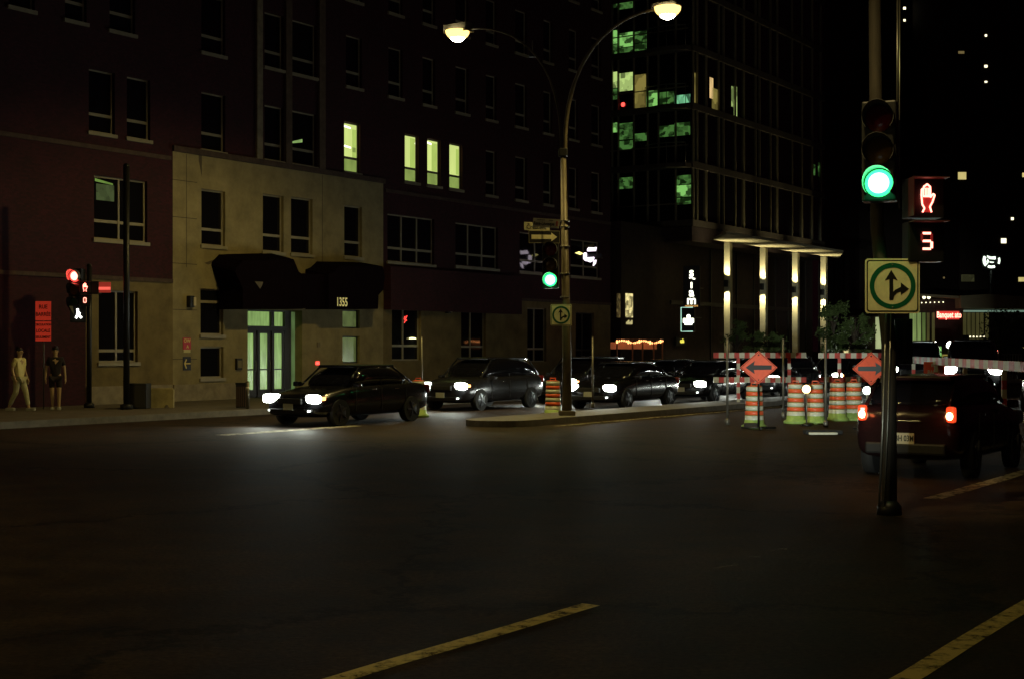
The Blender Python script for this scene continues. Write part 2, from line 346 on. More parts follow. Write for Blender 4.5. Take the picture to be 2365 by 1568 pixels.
# ------------------------------------------------------------ brick residence with the stone front, no. 1355
S0 = pm(600, 800, MF)[0]
def L(x, y=800, m=MF): s, z = pm(x, y, m); return s-S0, z
HB = 27.0
bld = thing('apartment_building', 'dark red brick block with pale stone entrance front numbered 1355', 'building', W(S0, MF, 0), PHI)
xl, xr = L(-160)[0], L(1410)[0]
STX0, STX1 = L(399)[0], L(885)[0]
ZC = ZS(7.60)
wins = []      # x0,x1,z0,z1, kwargs
LITA = lit('lit_window_lime', (0.72, 0.86, 0.26), 0.98, 0.16, 0.9)
LITB = lit('lit_window_lime_low', (0.40, 0.55, 0.13), 0.62, 0.3, 2.0)
cols4 = [(20, 80), (150, 200), (253, 312), (465, 520), (611, 655), (674, 731), (799, 836), (897, 930), (976, 1005), (1052, 1082), (1122, 1147), (1190, 1217), (1255, 1276), (1314, 1335), (1366, 1388)]
for r, zs in enumerate((ZS(10.70), ZS(13.63), ZS(16.56), ZS(19.49))):
    for i, (a, c) in enumerate(cols4):
        if a > 1380: continue
        wins.append((L(a)[0], L(c)[0], zs, zs+1.72*KZ, {}))
for a, c in [(205, 265), (293, 347), (465, 520), (611, 655), (674, 731), (1122, 1147), (1190, 1217), (1255, 1276), (1314, 1335), (1366, 1388)]:
    wins.append((L(a)[0], L(c)[0], ZS(7.78), ZS(9.5), {}))
for a, c in [(795, 832), (935, 967), (987, 1018), (1038, 1068)]:
    wins.append((L(a)[0], L(c)[0], ZS(7.80), ZS(9.48), dict(pane=LITA, pane2=LITB, label='window lit lime green from inside')))
def wpx(x0, x1, y0, y1, **k):
    xm = (x0+x1)/2; a, z1 = L(xm, y0); _, z0 = L(xm, y1); wins.append((L(x0)[0], L(x1)[0], z0, z1, k))
wpx(465, 520, 440, 568); wpx(607, 655, 451, 582); wpx(672, 722, 458, 587); wpx(795, 836, 476, 594)
wpx(217, 340, 412, 556, mull=(0.5,), label='wide window with green light on its ceiling')
wpx(895, 1003, 500, 608, mull=(0.33, 0.66)); wpx(1052, 1150, 520, 618, mull=(0.33, 0.66)); wpx(1200, 1278, 540, 630, mull=(0.5,)); wpx(1318, 1385, 556, 640, mull=(0.5,))
wpx(463, 516, 668, 773, transom=0.72); wpx(463, 516, 801, 872, transom=0)
wpx(228, 318, 672, 836, mull=(0.5,), transom=0.16)
LITC = lit('lit_lobby', (0.42, 0.68, 0.20), 0.62, 0.42, 3.2, (3, 3, 0.35))
LITD = lit('lit_stair', (0.30, 0.40, 0.12), 0.30, 0.4, 3)
wpx(791, 831, 716, 758, transom=0, pane=LITD, sill=False, fm=FRAMED, label='dim green lit window beside the awning'); wpx(791, 831, 776, 838, transom=0, pane=LITD, sill=False, fm=FRAMED, label='lower dim green lit window')
for a, c, y0, y1 in ((905, 972, 692, 832), (1065, 1122, 700, 832), (1218, 1262, 712, 835), (1330, 1372, 722, 835)):
    wpx(a, c, y0, y1, mull=(0.45,), transom=0.24, fm=FRAMED if a > 1300 else FRAME, sill=False)
ent = (L(572)[0], L(698)[0], 0.15, L(635, 716)[1]); holes = [q[:4] for q in wins] + [ent]
zt_r = ZS(3.75)
XW = L(198)[0]  # left of here dark brick stands in for the shaded recess
edges = [(STX0, STX1, 0, ZC), (XW, STX0, 0, zt_r), (STX1, xr, 0, zt_r)]
ins_stone = lambda a, b: any(e[0] < a < e[1] and e[2] < b < e[3] for e in edges)
def wall_regions():
    for nm, mt, f, off in (('brick_wall', BRICK, lambda a, b: not ins_stone(a, b), 0.0), ('stone_facing', STONE, lambda a, b: ins_stone(a, b) and STX0 < a < STX1, 0.0), ('stone_base', mat('stone_wing', (0.17, 0.13, 0.055), 0.9, var=0.3, scale=1.3, bump=0.25), lambda a, b: ins_stone(a, b) and not STX0 < a < STX1, 0.0)):  # outside the portal the same stone is coloured darker for its dimmer light
        b = MB(); allh = holes + [(e[0], e[1], e[2], e[3]) for e in edges]
        xs = sorted({xl, xr, *[h for q in allh for h in q[:2]]}); zs = sorted({0.0, HB, *[h for q in allh for h in q[2:4]]})
        for i in range(len(xs)-1):
            for k in range(len(zs)-1):
                cx, cz = (xs[i]+xs[i+1])/2, (zs[k]+zs[k+1])/2
                if any(h[0] < cx < h[1] and h[2] < cz < h[3] for h in holes) or not f(cx, cz): continue
                b.quad((xs[i], 0, zs[k]), (xs[i+1], 0, zs[k]), (xs[i+1], 0, zs[k+1]), (xs[i], 0, zs[k+1]))
        for h in holes:
            cx, cz = (h[0]+h[1])/2, (h[2]+h[3])/2
            if not f(cx, cz): continue
            a, c, d, e = h; Y = 0.24 if h is not holes[-1] else 0.5
            b.quad((a, 0, d), (a, 0, e), (a, Y, e), (a, Y, d)); b.quad((c, 0, d), (c, Y, d), (c, Y, e), (c, 0, e))
            b.quad((a, 0, d), (a, Y, d), (c, Y, d), (c, 0, d)); b.quad((a, 0, e), (c, 0, e), (c, Y, e), (a, Y, e))
        if nm == 'brick_wall':
            b.quad((xr, 0, 0), (xr, 22, 0), (xr, 22, HB), (xr, 0, HB)); b.quad((xl, 0, 0), (xl, 22, 0), (xl, 22, HB), (xl, 0, HB)); b.quad((xl, 22, 0), (xr, 22, 0), (xr, 22, HB), (xl, 22, HB))
            b.quad((xl, 0, HB), (xr, 0, HB), (xr, 22, HB), (xl, 22, HB)); b.quad((xl, 0.6, 0), (xr, 0.6, 0), (xr, 0.6, HB), (xl, 0.6, HB))
        b.build(nm, mt, bld)
wall_regions()
for a, c, d, e, k in wins: window(bld, a, c, d, e, **k)
SCM = mat('dark_stone', (0.07, 0.045, 0.035), 0.9, var=0.3)   # stone courses and pilaster strips
parts('stone_course', SCM, bld, [(STX0-0.03, STX1+0.03, -0.10, -0.002, ZC-0.02, ZC+0.16), (STX1, xr, -0.06, -0.002, zt_r, zt_r+0.12), (xl, STX0-0.04, -0.06, -0.002, zt_r, zt_r+0.12),
(xl, xr, -0.12, -0.002, HB-0.4, HB+0.3),
(STX1+0.1, xr, -0.05, -0.002, ZS(7.3), ZS(7.42)), (xl, STX0-0.1, -0.05, -0.002, ZS(7.3), ZS(7.42))])
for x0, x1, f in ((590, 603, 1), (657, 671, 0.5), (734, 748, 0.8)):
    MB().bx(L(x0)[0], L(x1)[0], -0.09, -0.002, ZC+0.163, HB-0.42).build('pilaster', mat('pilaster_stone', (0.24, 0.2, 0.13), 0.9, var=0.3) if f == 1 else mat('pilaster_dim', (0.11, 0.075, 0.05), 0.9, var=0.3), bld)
b = MB(); b.bx(L(400)[0], L(545)[0], -0.05, -0.002, 0, L(470, 886)[1]); b.build('plinth', STONE_D, bld); MB().bx(XW, L(396)[0], -0.05, -0.002, 0, 0.7).build('plinth', STONE_D, bld)
# joints of the stone cladding
b = MB()
for zz in (1.5, 3.1, 4.6, 6.1, 7.3): b.bx(STX0, L(455)[0], -0.004, -0.0015, zz, zz+0.02)
for xx in (430, 744): b.bx(L(xx)[0], L(xx)[0]+0.02, -0.004, -0.0015, 4.5, ZC-0.05)
b.build('stone_joint', mat('joint', (0.06, 0.045, 0.03), 0.9), bld)
b = MB(); b.prism([(L(x, y)[0], L(x, y)[1]) for x, y in ((458, 347), (466, 350), (466, 410), (459, 372))], -0.004, -0.002); STN = mat('stone_stain', (0.10, 0.08, 0.05), 0.95); b.build('stain', STN, bld); b = MB(); b.prism([(L(x, y)[0], L(x, y)[1]) for x, y in ((472, 608), (500, 598), (518, 612), (500, 606), (480, 612))], -0.004, -0.002)
b.build('stain', STN, bld)
# entrance: glazed doors and transom, lit lobby
e0, e1, ez0, ez1 = ent
zt = L(625, 762)[1]
fr = MB(); Y = 0.30
xs = [e0, L(577)[0], L(641)[0], L(648)[0], L(672)[0], L(684)[0]]
fr.bx(e0, L(577)[0], Y, Y+0.1, ez0, ez1); fr.bx(L(672)[0], L(687)[0], Y, Y+0.1, ez0, ez1); fr.bx(L(577)[0], L(672)[0], Y, Y+0.1, ez1-0.06, ez1); fr.bx(L(577)[0], L(672)[0], Y, Y+0.1, zt-0.02, zt+0.14); fr.bx(L(641)[0], L(648)[0], Y, Y+0.098, zt+0.14, ez1-0.06)
fr.build('door_frame', FRAMED, bld)
MB().bx(L(577)[0], L(672)[0], Y+0.11, Y+0.13, zt+0.1, ez1-0.05).build('transom_window', LITC, bld)
MB().bx(L(687)[0], e1, Y+0.05, Y+0.08, ez0, ez1-0.04).build('side_light', lit('lit_side', (0.25, 0.42, 0.14), 0.32, 0.4, 3), bld)
for i, (a, c) in enumerate(((577, 607), (610, 639), (643, 672))):
    xa, xb = L(a)[0], L(c)[0]; d = MB(); st = (xb-xa)*0.2
    d.bx(xa+0.004, xa+st, Y+0.01, Y+0.07, ez0+0.01, zt-0.03); d.bx(xb-st, xb-0.004, Y+0.01, Y+0.07, ez0+0.01, zt-0.03); d.bx(xa+st, xb-st, Y+0.01, Y+0.07, ez0+0.01, ez0+0.28); d.bx(xa+st, xb-st, Y+0.01, Y+0.07, zt-0.12, zt-0.03)
    d.bx(xa+st, xb-st, Y+0.012, Y+0.068, ez0+0.95, ez0+1.0)
    do = d.build('door', FRAMED, bld)
    MB().bx(xa+st, xb-st, Y+0.035, Y+0.05, ez0+0.27, zt-0.11).build('door_glass', LITC, do)
    if i < 2: MB().tube([(xb-st*0.5, Y-0.03, ez0+0.9), (xb-st*0.5, Y-0.06, ez0+1.0), (xb-st*0.5, Y-0.06, ez0+1.2), (xb-st*0.5, Y-0.03, ez0+1.3)], 0.015, 6).build('handle', METAL, do)
# awnings
def awning_poly(pts, off): return [(L(x, y, MF-off)[0], L(x, y, MF-off)[1]) for x, y in pts]
def loft(name, front, back, yf, yb, par=bld, m=AWN):
    b = MB(); A = [b.bm.verts.new((p[0], yf, p[1])) for p in front]; B = [b.bm.verts.new((p[0], yb, p[1])) for p in back]
    b.bm.faces.new(A); 
    for i in range(len(A)):
        j = (i+1) % len(A); b.bm.faces.new((A[i], B[i], B[j], A[j]))
    return b.build(name, m, par)
f1 = awning_poly([(561, 714), (561, 667), (543, 628), (545, 620), (561, 603), (678, 599), (690, 628), (699, 634), (699, 714)], 1.1); b1 = [(p[0], p[1]+(0.25 if p[1] > 4.0 else 0)) for p in f1]
loft('awning', f1, b1, -1.1, -0.002)
f2 = awning_poly([(759, 714), (759, 634), (772, 628), (785, 615), (884, 616), (889, 640), (885, 670), (874, 682), (873, 714)], 1.1); b2 = [(p[0], p[1]+(0.2 if p[1] > 4.0 else 0)) for p in f2]
loft('awning', f2, b2, -1.1, -0.002)
f3 = awning_poly([(699.5, 712), (699.5, 632), (758.5, 636), (758.5, 712)], 0.9)
aw3 = loft('awning', f3, f3, -0.9, -0.002)
MB().bx(L(886)[0], L(1190)[0], -0.35, -0.002, ZS(3.2), ZS(4.7)).build('shop_fascia', BRICK, bld)
sx, sz = L(789.5, 699, MF-1.1); text_mesh('house_number', '1355', 0.44, mat('number_yellow', (0.75, 0.66, 0.22), 0.5, emit=(0.8, 0.7, 0.25), es=0.35), bld, (sx, -1.108, sz), sx=0.72, bold=0.006)
sx, sz = L(598, 658, MF-1.1); b = MB(); b.prism([(sx-0.2, sz+0.1), (sx+0.2, sz+0.1), (sx+0.15, sz-0.02), (sx+0.05, sz-0.14)], -1.108, -1.102); b.build('awning_emblem', mat('faded_print', (0.12, 0.10, 0.07), 0.8), bld)
# the deep jamb pillar between the doors and the stair window
# neon and pendant lamp behind the shop window
sx, sz = L(942, 738, MF); nb = MB(); 
for p in ([(-.05, .12), (-.12, .0), (-.02, -.04), (-.1, -.14)], [(.08, .15), (-.02, .03), (.06, -.05)]): nb.tube([(sx+x, 0.10, sz+z) for x, z in p], 0.012, 6)
nb.build('neon_sign', E_RED, bld)
sx, sz = L(957, 781, MF); nb = MB(); nb.dome((sx, 0.35, sz-0.02), 0.2, 0.16, axis=(0, 0, 1), seg=16); nb.tube([(sx, 0.35, sz+0.12), (sx, 0.35, sz+0.9)], 0.012, 6)
pl = nb.build('pendant_shade', FRAMED, bld); MB().dome((sx, 0.108, sz-0.03), 0.17, 0.06, axis=(0, 0, 1), seg=16).build('bulb', mat('pendant_glow', (1, 1, .5), .3, emit=(1, 0.95, 0.42), es=3), pl)
for x, y in ((692, 800),): pass
sx, sz = L(733, 838, MF); MB().bx(sx-0.10, sx+0.08, -0.03, -0.004, sz-0.06, sz+0.06).build('exit_light', E_RED, bld)
sx, sz = L(735, 796, MF); MB().bx(sx-0.08, sx+0.08, -0.03, -0.004, sz-0.09, sz+0.09).build('notice_plate', mat('notice', (0.2, 0.16, 0.08), 0.6), bld)
# wide window's lit ceiling
sx, sz = L(262, 425); MB().prism([(sx-0.6, sz+0.12), (sx+0.1, sz+0.02), (sx+0.1, sz-0.03), (sx-0.6, sz+0.03)], 0.14, 0.144).build('ceiling_light', lit('ceil_green', (0.45, 0.8, 0.15), 0.35), bld)
sx, sz = L(250, 445); MB().bx(sx-0.35, sx+0.35, 0.14, 0.143, sz-0.25, sz+0.25).build('lit_curtain', lit('curtain_green', (0.12, 0.17, 0.06), 0.4, 0.6, 3), bld)
sx, sz = L(690, 325); MB().prism([(sx-0.32, sz-0.08), (sx+0.35, sz+0.10), (sx+0.35, sz-0.02), (sx-0.32, sz-0.14)], 0.14, 0.144).build('ceiling_light', lit('ceil_green2', (0.5, 0.8, 0.25), 0.5), bld)
CL = mat('tube_glow', (1, 1, .8), .4, emit=(1, 1, 0.72), es=2.2); CT = lit('curtain_lime', (0.55, 0.74, 0.16), 0.80, 0.12, 3)
for x, y, a, c_ in ((808, 292, -.30, .22), (806, 337, -.30, .28), (962, 329, -.06, .08), (1000, 331, -.20, .20)):
    sx, sz = L(x, y); MB().prism([(sx+a, sz+.05), (sx+c_, sz-.01), (sx+c_, sz-.07), (sx+a, sz-.03)], 0.140, 0.144).build('ceiling_light', CL, bld)
for x0, x1, y0, y1 in ((953, 966, 320, 390), (1003, 1017, 332, 396), (1059, 1067, 345, 404), (820, 831, 300, 366)):
    a, z1 = L((x0+x1)/2, y0); _, z0 = L((x0+x1)/2, y1); MB().bx(L(x0)[0], L(x1)[0]-0.05, 0.1385, 0.1395, z0, z1).build('curtain', CT, bld)
sx, sz = L(824, 346); MB().bx(sx-.1, sx+.1, 0.136, 0.138, sz-.1, sz+.08).build('wall_notice', mat('notice_green', (.2, .3, .05), .5, emit=(.4, .55, .12), es=.5), bld)
# wall lamps, wall signs
for i, (x, y, lb) in enumerate(((436, 695, 'small wall lamp on the stone front left of the entrance'), (1031, 712, 'unlit wall lamp on the shop front right of the pendant lamp window'))):
    p = pm(x, y, MF); t = thing('wall_lamp', lb, 'wall lamp', W(p[0], MF, p[1]-0.2), PHI, 'wall lamps on the brick block')
    b = MB(); b.bx(-0.11, 0.10, -0.18, -0.002, -0.02, 0.36, bev=0.03); b.build('housing', BLACK, t)
    b = MB(); b.bx(0.02, 0.13, -0.22, -0.182, 0.03, 0.31, bev=0.02); b.build('diffuser', mat('frosted', (0.55, 0.48, 0.3), 0.4), t)
p = pm(431, 797, MF); t = thing('wall_sign', 'small red notice with yellow symbols and a pale strip, above the arrow sign', 'sign', W(p[0], MF, p[1]), PHI)
MB().bx(-0.17, 0.17, -0.02, -0.002, -0.14, 0.24).build('board', mat('wall_sign_red', (0.55, 0.03, 0.05), 0.5), t); MB().bx(-0.15, 0.15, -0.02, -0.002, -0.24, -0.142).build('strip', mat('strip_yel', (0.6, 0.55, 0.25), 0.6), t)
text_mesh('lettering', 'OW', 0.16, mat('sign_yellow', (0.75, 0.6, 0.15), 0.5), t, (0, -0.024, 0.14), bold=0.004); text_mesh('lettering', 'A', 0.14, MATS['sign_yellow'], t, (0.02, -0.024, -0.05), bold=0.004)
p = pm(431, 839, MF); t = thing('wall_sign', 'square black sign with a yellow arrow pointing left, on the stone front', 'sign', W(p[0], MF, p[1]), PHI)
MB().bx(-0.17, 0.17, -0.02, -0.002, -0.22, 0.22).build('board', BLACKS, t)
b = MB(); b.bx(-0.08, 0.15, -0.026, -0.0205, -0.02, 0.02); b.prism([(-0.13, 0), (-0.05, 0.15), (-0.01, 0.13), (-0.08, 0), (-0.01, -0.15), (-0.05, -0.17)], -0.027, -0.0205); b.build('arrow', MATS['sign_yellow'], t)
p = pm(549, 842, MF); t = thing('notice_box', 'small dark notice box on the wall left of the glass doors', 'notice box', W(p[0], MF, p[1]), PHI); MB().bx(-0.13, 0.13, -0.1, -0.002, -0.17, 0.22, bev=0.01).build('box', FRAMED, t); MB().bx(-0.09, 0.09, -0.106, -0.1015, -0.1, 0.15).build('notice', mat('paper', (0.2, 0.17, 0.09), 0.8), t)
# glowing violet white sign
p = pm(1358, 592, 33.0); t = thing('projecting_sign', 'glowing violet white sign in the shape of a C, hung off the brick block', 'sign', W(p[0], 33.0, p[1]), R(-28))
b = MB(); S = 0.115
def pc(*q): b.prism([(x*S, z*S) for x, z in q], -0.05, 0.05)
pc((-.2, 2.6), (.4, 3.4), (2.6, 3.2), (3.6, 3.4), (3.3, 1.9), (-.2, 1.9)); pc((-1.9, 1), (-1.2, 1.4), (-.7, 1.2), (-.7, -2.0), (-1.4, -1.7), (-1.9, -1.1)); pc((-.2, -.6), (2.6, -.5), (2.4, -1.8), (1, -2.5), (-.1, -2.1)); pc((2.6, -2.4), (3.5, -1.6), (3.3, -3), (2.3, -4))
b.build('glowing_face', mat('violet_white', (.9, .8, 1), .4, emit=(1, 0.86, 1), es=2.2), t)
b = MB(); b.prism([(-5.6*S, 1.35*S), (-3.9*S, 1.9*S), (-2.2*S, 1.1*S), (-3.5*S, .6*S)], -0.04, 0.04); b.build('side_lamp', mat('yel_glow', (1, .9, .3), .4, emit=(1, .9, .3), es=1.6), t); b = MB(); b.bx(-0.6, 0.65, 0.06, 0.12, -0.1, 0.1); b.tube([(0, 0.1, 0), (0, 1.6, 0)], 0.03, 8); b.build('bracket', BLACK, t)

# ------------------------------------------------------------ glass apartment tower with the canopy
MC = 33.0; SC = pm(1600, 500, MC)[0]
condo = thing('glass_tower', 'tall dark glass apartment tower above a canopy with lit columns', 'building', W(SC, MC, 0), PHI)
def LC(x, y=500, m=MC): s, z = pm(x, y, m); return s-SC, z
def LS(x, y): m_, z = ps(x, y, SC); return m_-MC, z
xe = LC(1905)[0]; HT = 62
b = MB(); b.bx(0.25, xe, 0.25, 20, 8.3, HT); b.build('core', mat('tower_core', (0.02, 0.016, 0.014), 0.7), condo)
SLB = mat('slab', (0.07, 0.055, 0.04), 0.9, var=0.2)
for k in range(17):
    z = 8.45+k*3.05
    b = MB(); b.prism([(-0.02, -0.02), (xe, -0.02), (xe, 0.22), (0.22, 0.22), (0.22, 14), (-0.02, 14)], z-0.22, z+0.12, axis='Z'); b.build('floor_slab', SLB, condo)
b = MB(); b.prism([(0.10, 0.10), (xe, 0.10), (xe, 0.13), (0.13, 0.13), (0.13, 14), (0.10, 14)], 8.4, HT, axis='Z'); b.build('glazing', GLASS, condo)
MUL = mat('mullion', (0.24, 0.21, 0.13), 0.5, var=0.2)
for x in (1603, 1612, 1633, 1662, 1673, 1700, 1720, 1747, 1756, 1781, 1797, 1831, 1854, 1878, 1897):
    a = LC(x)[0]; MB().bx(a-0.05, a+0.05, 0.0, 0.098, 8.58, HT).build('mullion', MUL, condo)
for x in (1413, 1427, 1463, 1495, 1520, 1560):
    a = LS(x, 300)[0]; MB().bx(0.0, 0.098, a-0.04, a+0.04, 8.58, HT).build('mullion', MUL, condo)
for k in range(7): MB().bx(0.02, 0.09, 0.3, 9, 8.571+k*3.05+0.85, 8.571+k*3.05+0.9).build('transom_bar', MUL, condo)
# balconies on the corner
for k in range(1, 9):
    z = 8.45+k*3.05; bb = MB(); a0 = LS(1597, 300)[0]; a1 = LS(1500, 300)[0]
    pts = [(0.0, a0), (-0.5, a0+0.1), (-0.85, (a0+a1)/2-0.2), (-0.85, (a0+a1)/2+0.3), (-0.5, a1), (0, a1+0.1)]
    bb.prism(pts, z-0.221, z+0.0, axis='Z'); bo = bb.build('balcony', MATS['slab'], condo)
    rb = MB(); rb.tube([(p[0]*0.97, p[1], z+1.05) for p in pts[1:-1]], 0.025, 6)
    for p in pts[1:-1]: rb.tube([(p[0]*0.97, p[1], z), (p[0]*0.97, p[1], z+1.05)], 0.018, 5)
    rb.build('railing', METAL, bo)
def litcross(x0, x1, y0, y1, m, nm='lit_window'):
    a, z1 = LS((x0+x1)/2, y0); _, z0 = LS((x0+x1)/2, y1); return MB().bx(0.094, 0.099, LS(x1, 300)[0], LS(x0, 300)[0], z0, z1).build(nm, m, condo)
def litface(x0, x1, y0, y1, m):
    a, z1 = LC((x0+x1)/2, y0); _, z0 = LC((x0+x1)/2, y1); return MB().bx(LC(x0)[0], LC(x1)[0], 0.094, 0.099, z0, z1).build('lit_window', m, condo)
G1 = lit('room_green', (0.34, 0.85, 0.20), 0.62, 0.9, 2.0, (1, 1, 1.6)); G2 = lit('room_pale', (0.62, 0.85, 0.26), 0.75, 0.75, 1.6, (1, 1, 0.8)); G3 = lit('room_dim', (0.10, 0.28, 0.06), 0.5, 0.9, 2.8, (1, 1, 1.3)); AM = lit('room_amber', (0.62, 0.50, 0.12), 0.36, 0.6, 2.0); TE = lit('room_teal', (0.25, 0.75, 0.38), 0.7, 0.8, 3.0)
litcross(1412, 1426, -10, 18, G3); litcross(1429, 1462, -10, 20, G3); litcross(1464, 1494, 72, 98, G3); litcross(1412, 1426, 205, 230, G3); litcross(1429, 1462, 325, 345, G3); litcross(1521, 1555, 212, 240, G3); litcross(1521, 1555, 290, 316, G3); litcross(1429, 1462, 410, 436, G3)
litcross(1412, 1426, 70, 101, G1); litcross(1429, 1462, 75, 108, G1); litcross(1464, 1494, 100, 118, G3); litcross(1412, 1426, 103, 126, G3); litcross(1429, 1462, 110, 126, G3)
litcross(1412, 1426, 166, 203, G2); litcross(1429, 1461, 168, 210, G2); litcross(1464, 1490, 172, 253, AM); litcross(1491, 1520, 208, 251, G1); litcross(1556, 1592, 219, 245, TE)
litcross(1412, 1426, 284, 306, G1); litcross(1429, 1461, 284, 322, G3); litcross(1464, 1494, 308, 326, G3); litcross(1556, 1592, 283, 313, G3)
litcross(1557, 1594, 428, 455, G1); litcross(1557, 1594, 405, 426, G3); litcross(1557, 1594, 457, 472, G3)
WARM = lit('room_warm', (1.0, 0.68, 0.28), 1.0, 0.4, 1.5)
litface(1604, 1610, 168, 248, AM); litface(1643, 1651, 180, 228, WARM); litface(1648, 1661, 205, 263, AM); litface(1693, 1698, 200, 247, G2); litface(1699, 1706, 200, 281, G2)
litface(1880, 1886, 380, 405, G3); litface(1893, 1896, 376, 408, G3)
rl = MB(); mz = LS(1438, 242); rl.dome((0.04, mz[0], mz[1]), 0.12, 0.05, axis=(-1, 0, 0), seg=12); rl.build('red_lamp', E_RED, condo)
# podium
PODM = mat('podium_dark', (0.035, 0.02, 0.018), 0.85, var=0.3)
b = MB(); b.bx(-4.8, xe+2, 1.6, 18, 0, 8.2); b.bx(-0.1, xe+0.3, 0.0, 1.6, 7.45, 8.2); b.build('podium', PODM, condo)
pod_front = 1.6
b = MB()
for x in (1640, 1700, 1740, 1790, 1820, 1860, 1890):
    a = LC(x, 700, MC+1.6)[0]; b.bx(a-0.05, a+0.05, 1.52, 1.598, 0.15, 7.4)
b.bx(LC(1610)[0], xe, 1.50, 1.596, 4.2, 4.4); b.build('shop_mullion', MATS['dark_frame'], condo)
# canopy + columns with up and down lights
COLM = mat('column_concrete', (0.50, 0.47, 0.33), 0.7, var=0.12, scale=3)
ca0, ca1 = LC(1648, 560, 31.4)[0], LC(1950, 590, 31.4)[0]
MB().prism([(LC(1677, 540, 29.5)[0], -3.5), (LC(1948, 580, 29.5)[0], -3.5), (LC(1937, 596, 31.7)[0], -1.3), (LC(1648, 554, 31.7)[0], -1.3)], 7.42, 7.54, axis='Z').build('canopy', mat('canopy_soffit', (0.46, 0.42, 0.28), 0.8, var=0.1, stretch=(8, 1, 1)), condo)
for x in (1684, 1766, 1840, 1905):
    a = LC(x, 600, 31.6)[0]
    cb = MB(); cb.bx(a-0.16, a+0.16, -1.52, -1.18, 0.15, 7.41, bev=0.02); cc = cb.build('column', COLM, condo)
    fx = MB(); fx.bx(a-0.36, a-0.17, -1.44, -1.26, 5.06, 5.42, bev=0.02); fx.build('uplight', BLACK, cc)
    for sg in (1, -1):
        lamp('SPOT', (a-0.42, -1.38, 5.24+sg*0.20), 330 if sg > 0 else 330, (1, 0.86, 0.46), 0.03, condo, aim=(0.03, -0.10 if sg > 0 else 0.0, sg), angle=100, blend=0.9, name='column_light')
# podium left part: shop signs, windows, patio lights
a, z = LC(1452, 706, MC+1.6); 
b = MB(); b.bx(a-0.36, a+0.36, 1.55, 1.585, z-0.6, z+0.6); b.build('lit_window', lit('shop_yel', (0.95, 0.80, 0.34), 1.0, 0.8, 3.5, (1, 1, 1)), condo)
a, z = LC(1427, 706, MC+1.6); b = MB(); b.bx(a-0.17, a+0.17, 1.55, 1.585, z-0.6, z+0.6); b.build('lit_window', lit('shop_dim', (0.2, 0.14, 0.05), 0.5, 0.8, 5, (1, 1, 1)), condo)
a, z = LC(1452, 745, MC+1.6); b = MB()
for k in range(6): b.bx(a-0.3+k*0.11, a-0.24+k*0.11, 1.55, 1.585, z-0.1, z+0.02+0.05*(k % 3))
b.build('lit_shelf', lit('shelf', (.8, .7, .3), .7), condo)
p = pm(1597, 662, 31.0); t = thing('vertical_sign', 'white glowing vertical sign spelling siam with an orange line beneath', 'sign', W(p[0], 31.0, p[1]), R(-24))
E_SG = mat('sign_glow', (1, 1, .9), .4, emit=(1, 1, 0.80), es=2.6)
MB().bx(-0.02, 0.02, 0.03, 2.0, -0.05, 0.0).build('arm', BLACK, t); MB().bx(-0.42, 0.42, 0.02, 0.10, -1.05, 1.0).build('backing_board', BLACK, t)
for ch, zz, sc in (('s', 0.68, 0.62), ('ı', 0.10, 0.60), ('a', -0.30, 0.62), ('m', -0.68, 0.62)): text_mesh('letter', ch, sc, E_SG, t, (0, -0.0, zz), bold=0.012, sx=1.0)
b = MB(); b.tube([(-0.1, -0.01, 0.40), (0.0, -0.01, 0.46), (0.06, -0.01, 0.38), (0.18, -0.01, 0.36)], 0.035, 6); b.build('accent', E_SG, t)
text_mesh('lettering', 'restaurant', 0.16, mat('orange_glow', (.9, .5, .1), .4, emit=(1, 0.5, 0.12), es=0.9), t, (0, -0.0, -0.95))
p = pm(1584, 738, 31.0); t = thing('box_sign', 'black box sign with white lettering inside a pale neon bracket', 'sign', W(p[0], 31.0, p[1]), R(-24))
MB().bx(-0.28, 0.42, 0.02, 0.2, -0.60, 0.60).build('box', BLACK, t)
b = MB(); b.tube([(0.35, -0.0, 0.58), (-0.24, -0.0, 0.58), (-0.24, -0.0, -0.58), (0.35, -0.0, -0.58)], 0.022, 6); b.build('neon_tube', mat('pale_neon', (.6, .8, .8), .4, emit=(0.5, 0.9, 0.72), es=1.0), t)
b = MB(); b.dome((0.13, 0.015, 0.14), 0.1, 0.03, seg=16); b.bx(-0.14, 0.40, -0.01, 0.015, -0.17, 0.05, bev=0.02); b.bx(-0.06, 0.32, -0.01, 0.015, -0.27, -0.18, bev=0.01); b.build('emblem', E_SG, t)
MB().bx(-0.02, 0.02, 0.2, 2.6, 0.1, 0.15).build('arm', BLACK, t)
p = pm(1478, 790, 30.6); t = thing('string_lights', 'string of orange bulbs over the patio posts', 'string lights', W(p[0], 30.6, 0), PHI)
a0, a1 = pm(1425, 790, 30.6)[0]-p[0], pm(1530, 790, 30.6)[0]-p[0]; zz = pm(1478, 788, 30.6)[1]
b = MB()
for q in (0, 0.33, 0.55, 0.8, 1): b.tube([(a0+(a1-a0)*q, 0, 0.15), (a0+(a1-a0)*q, 0, zz+0.1)], 0.035, 6)
b.tube([(a0, 0, zz+0.08), (a1, 0, zz+0.08)], 0.02, 5); b.build('post', mat('patio_post', (0.25, 0.10, 0.05), 0.7), t)
for i in range(22):
    q = i/21; b = MB(); b.dome((a0+(a1-a0)*q, 0, zz-0.03+0.05*math.sin(q*14)), 0.05 if i % 5 else 0.09, 0.05, axis=(0, -1, 0), seg=8, rings=3); b.build('bulb', mat('orange_bulb', (1, .5, .2), .4, emit=(1, 0.42, 0.14), es=3.0), t)
MB().bx(a0, a1, 0.3, 0.34, zz-0.35, zz-0.05).build('valance', mat('orange_valance', (0.35, 0.08, 0.03), .7, emit=(1, .3, .1), es=0.12), t)
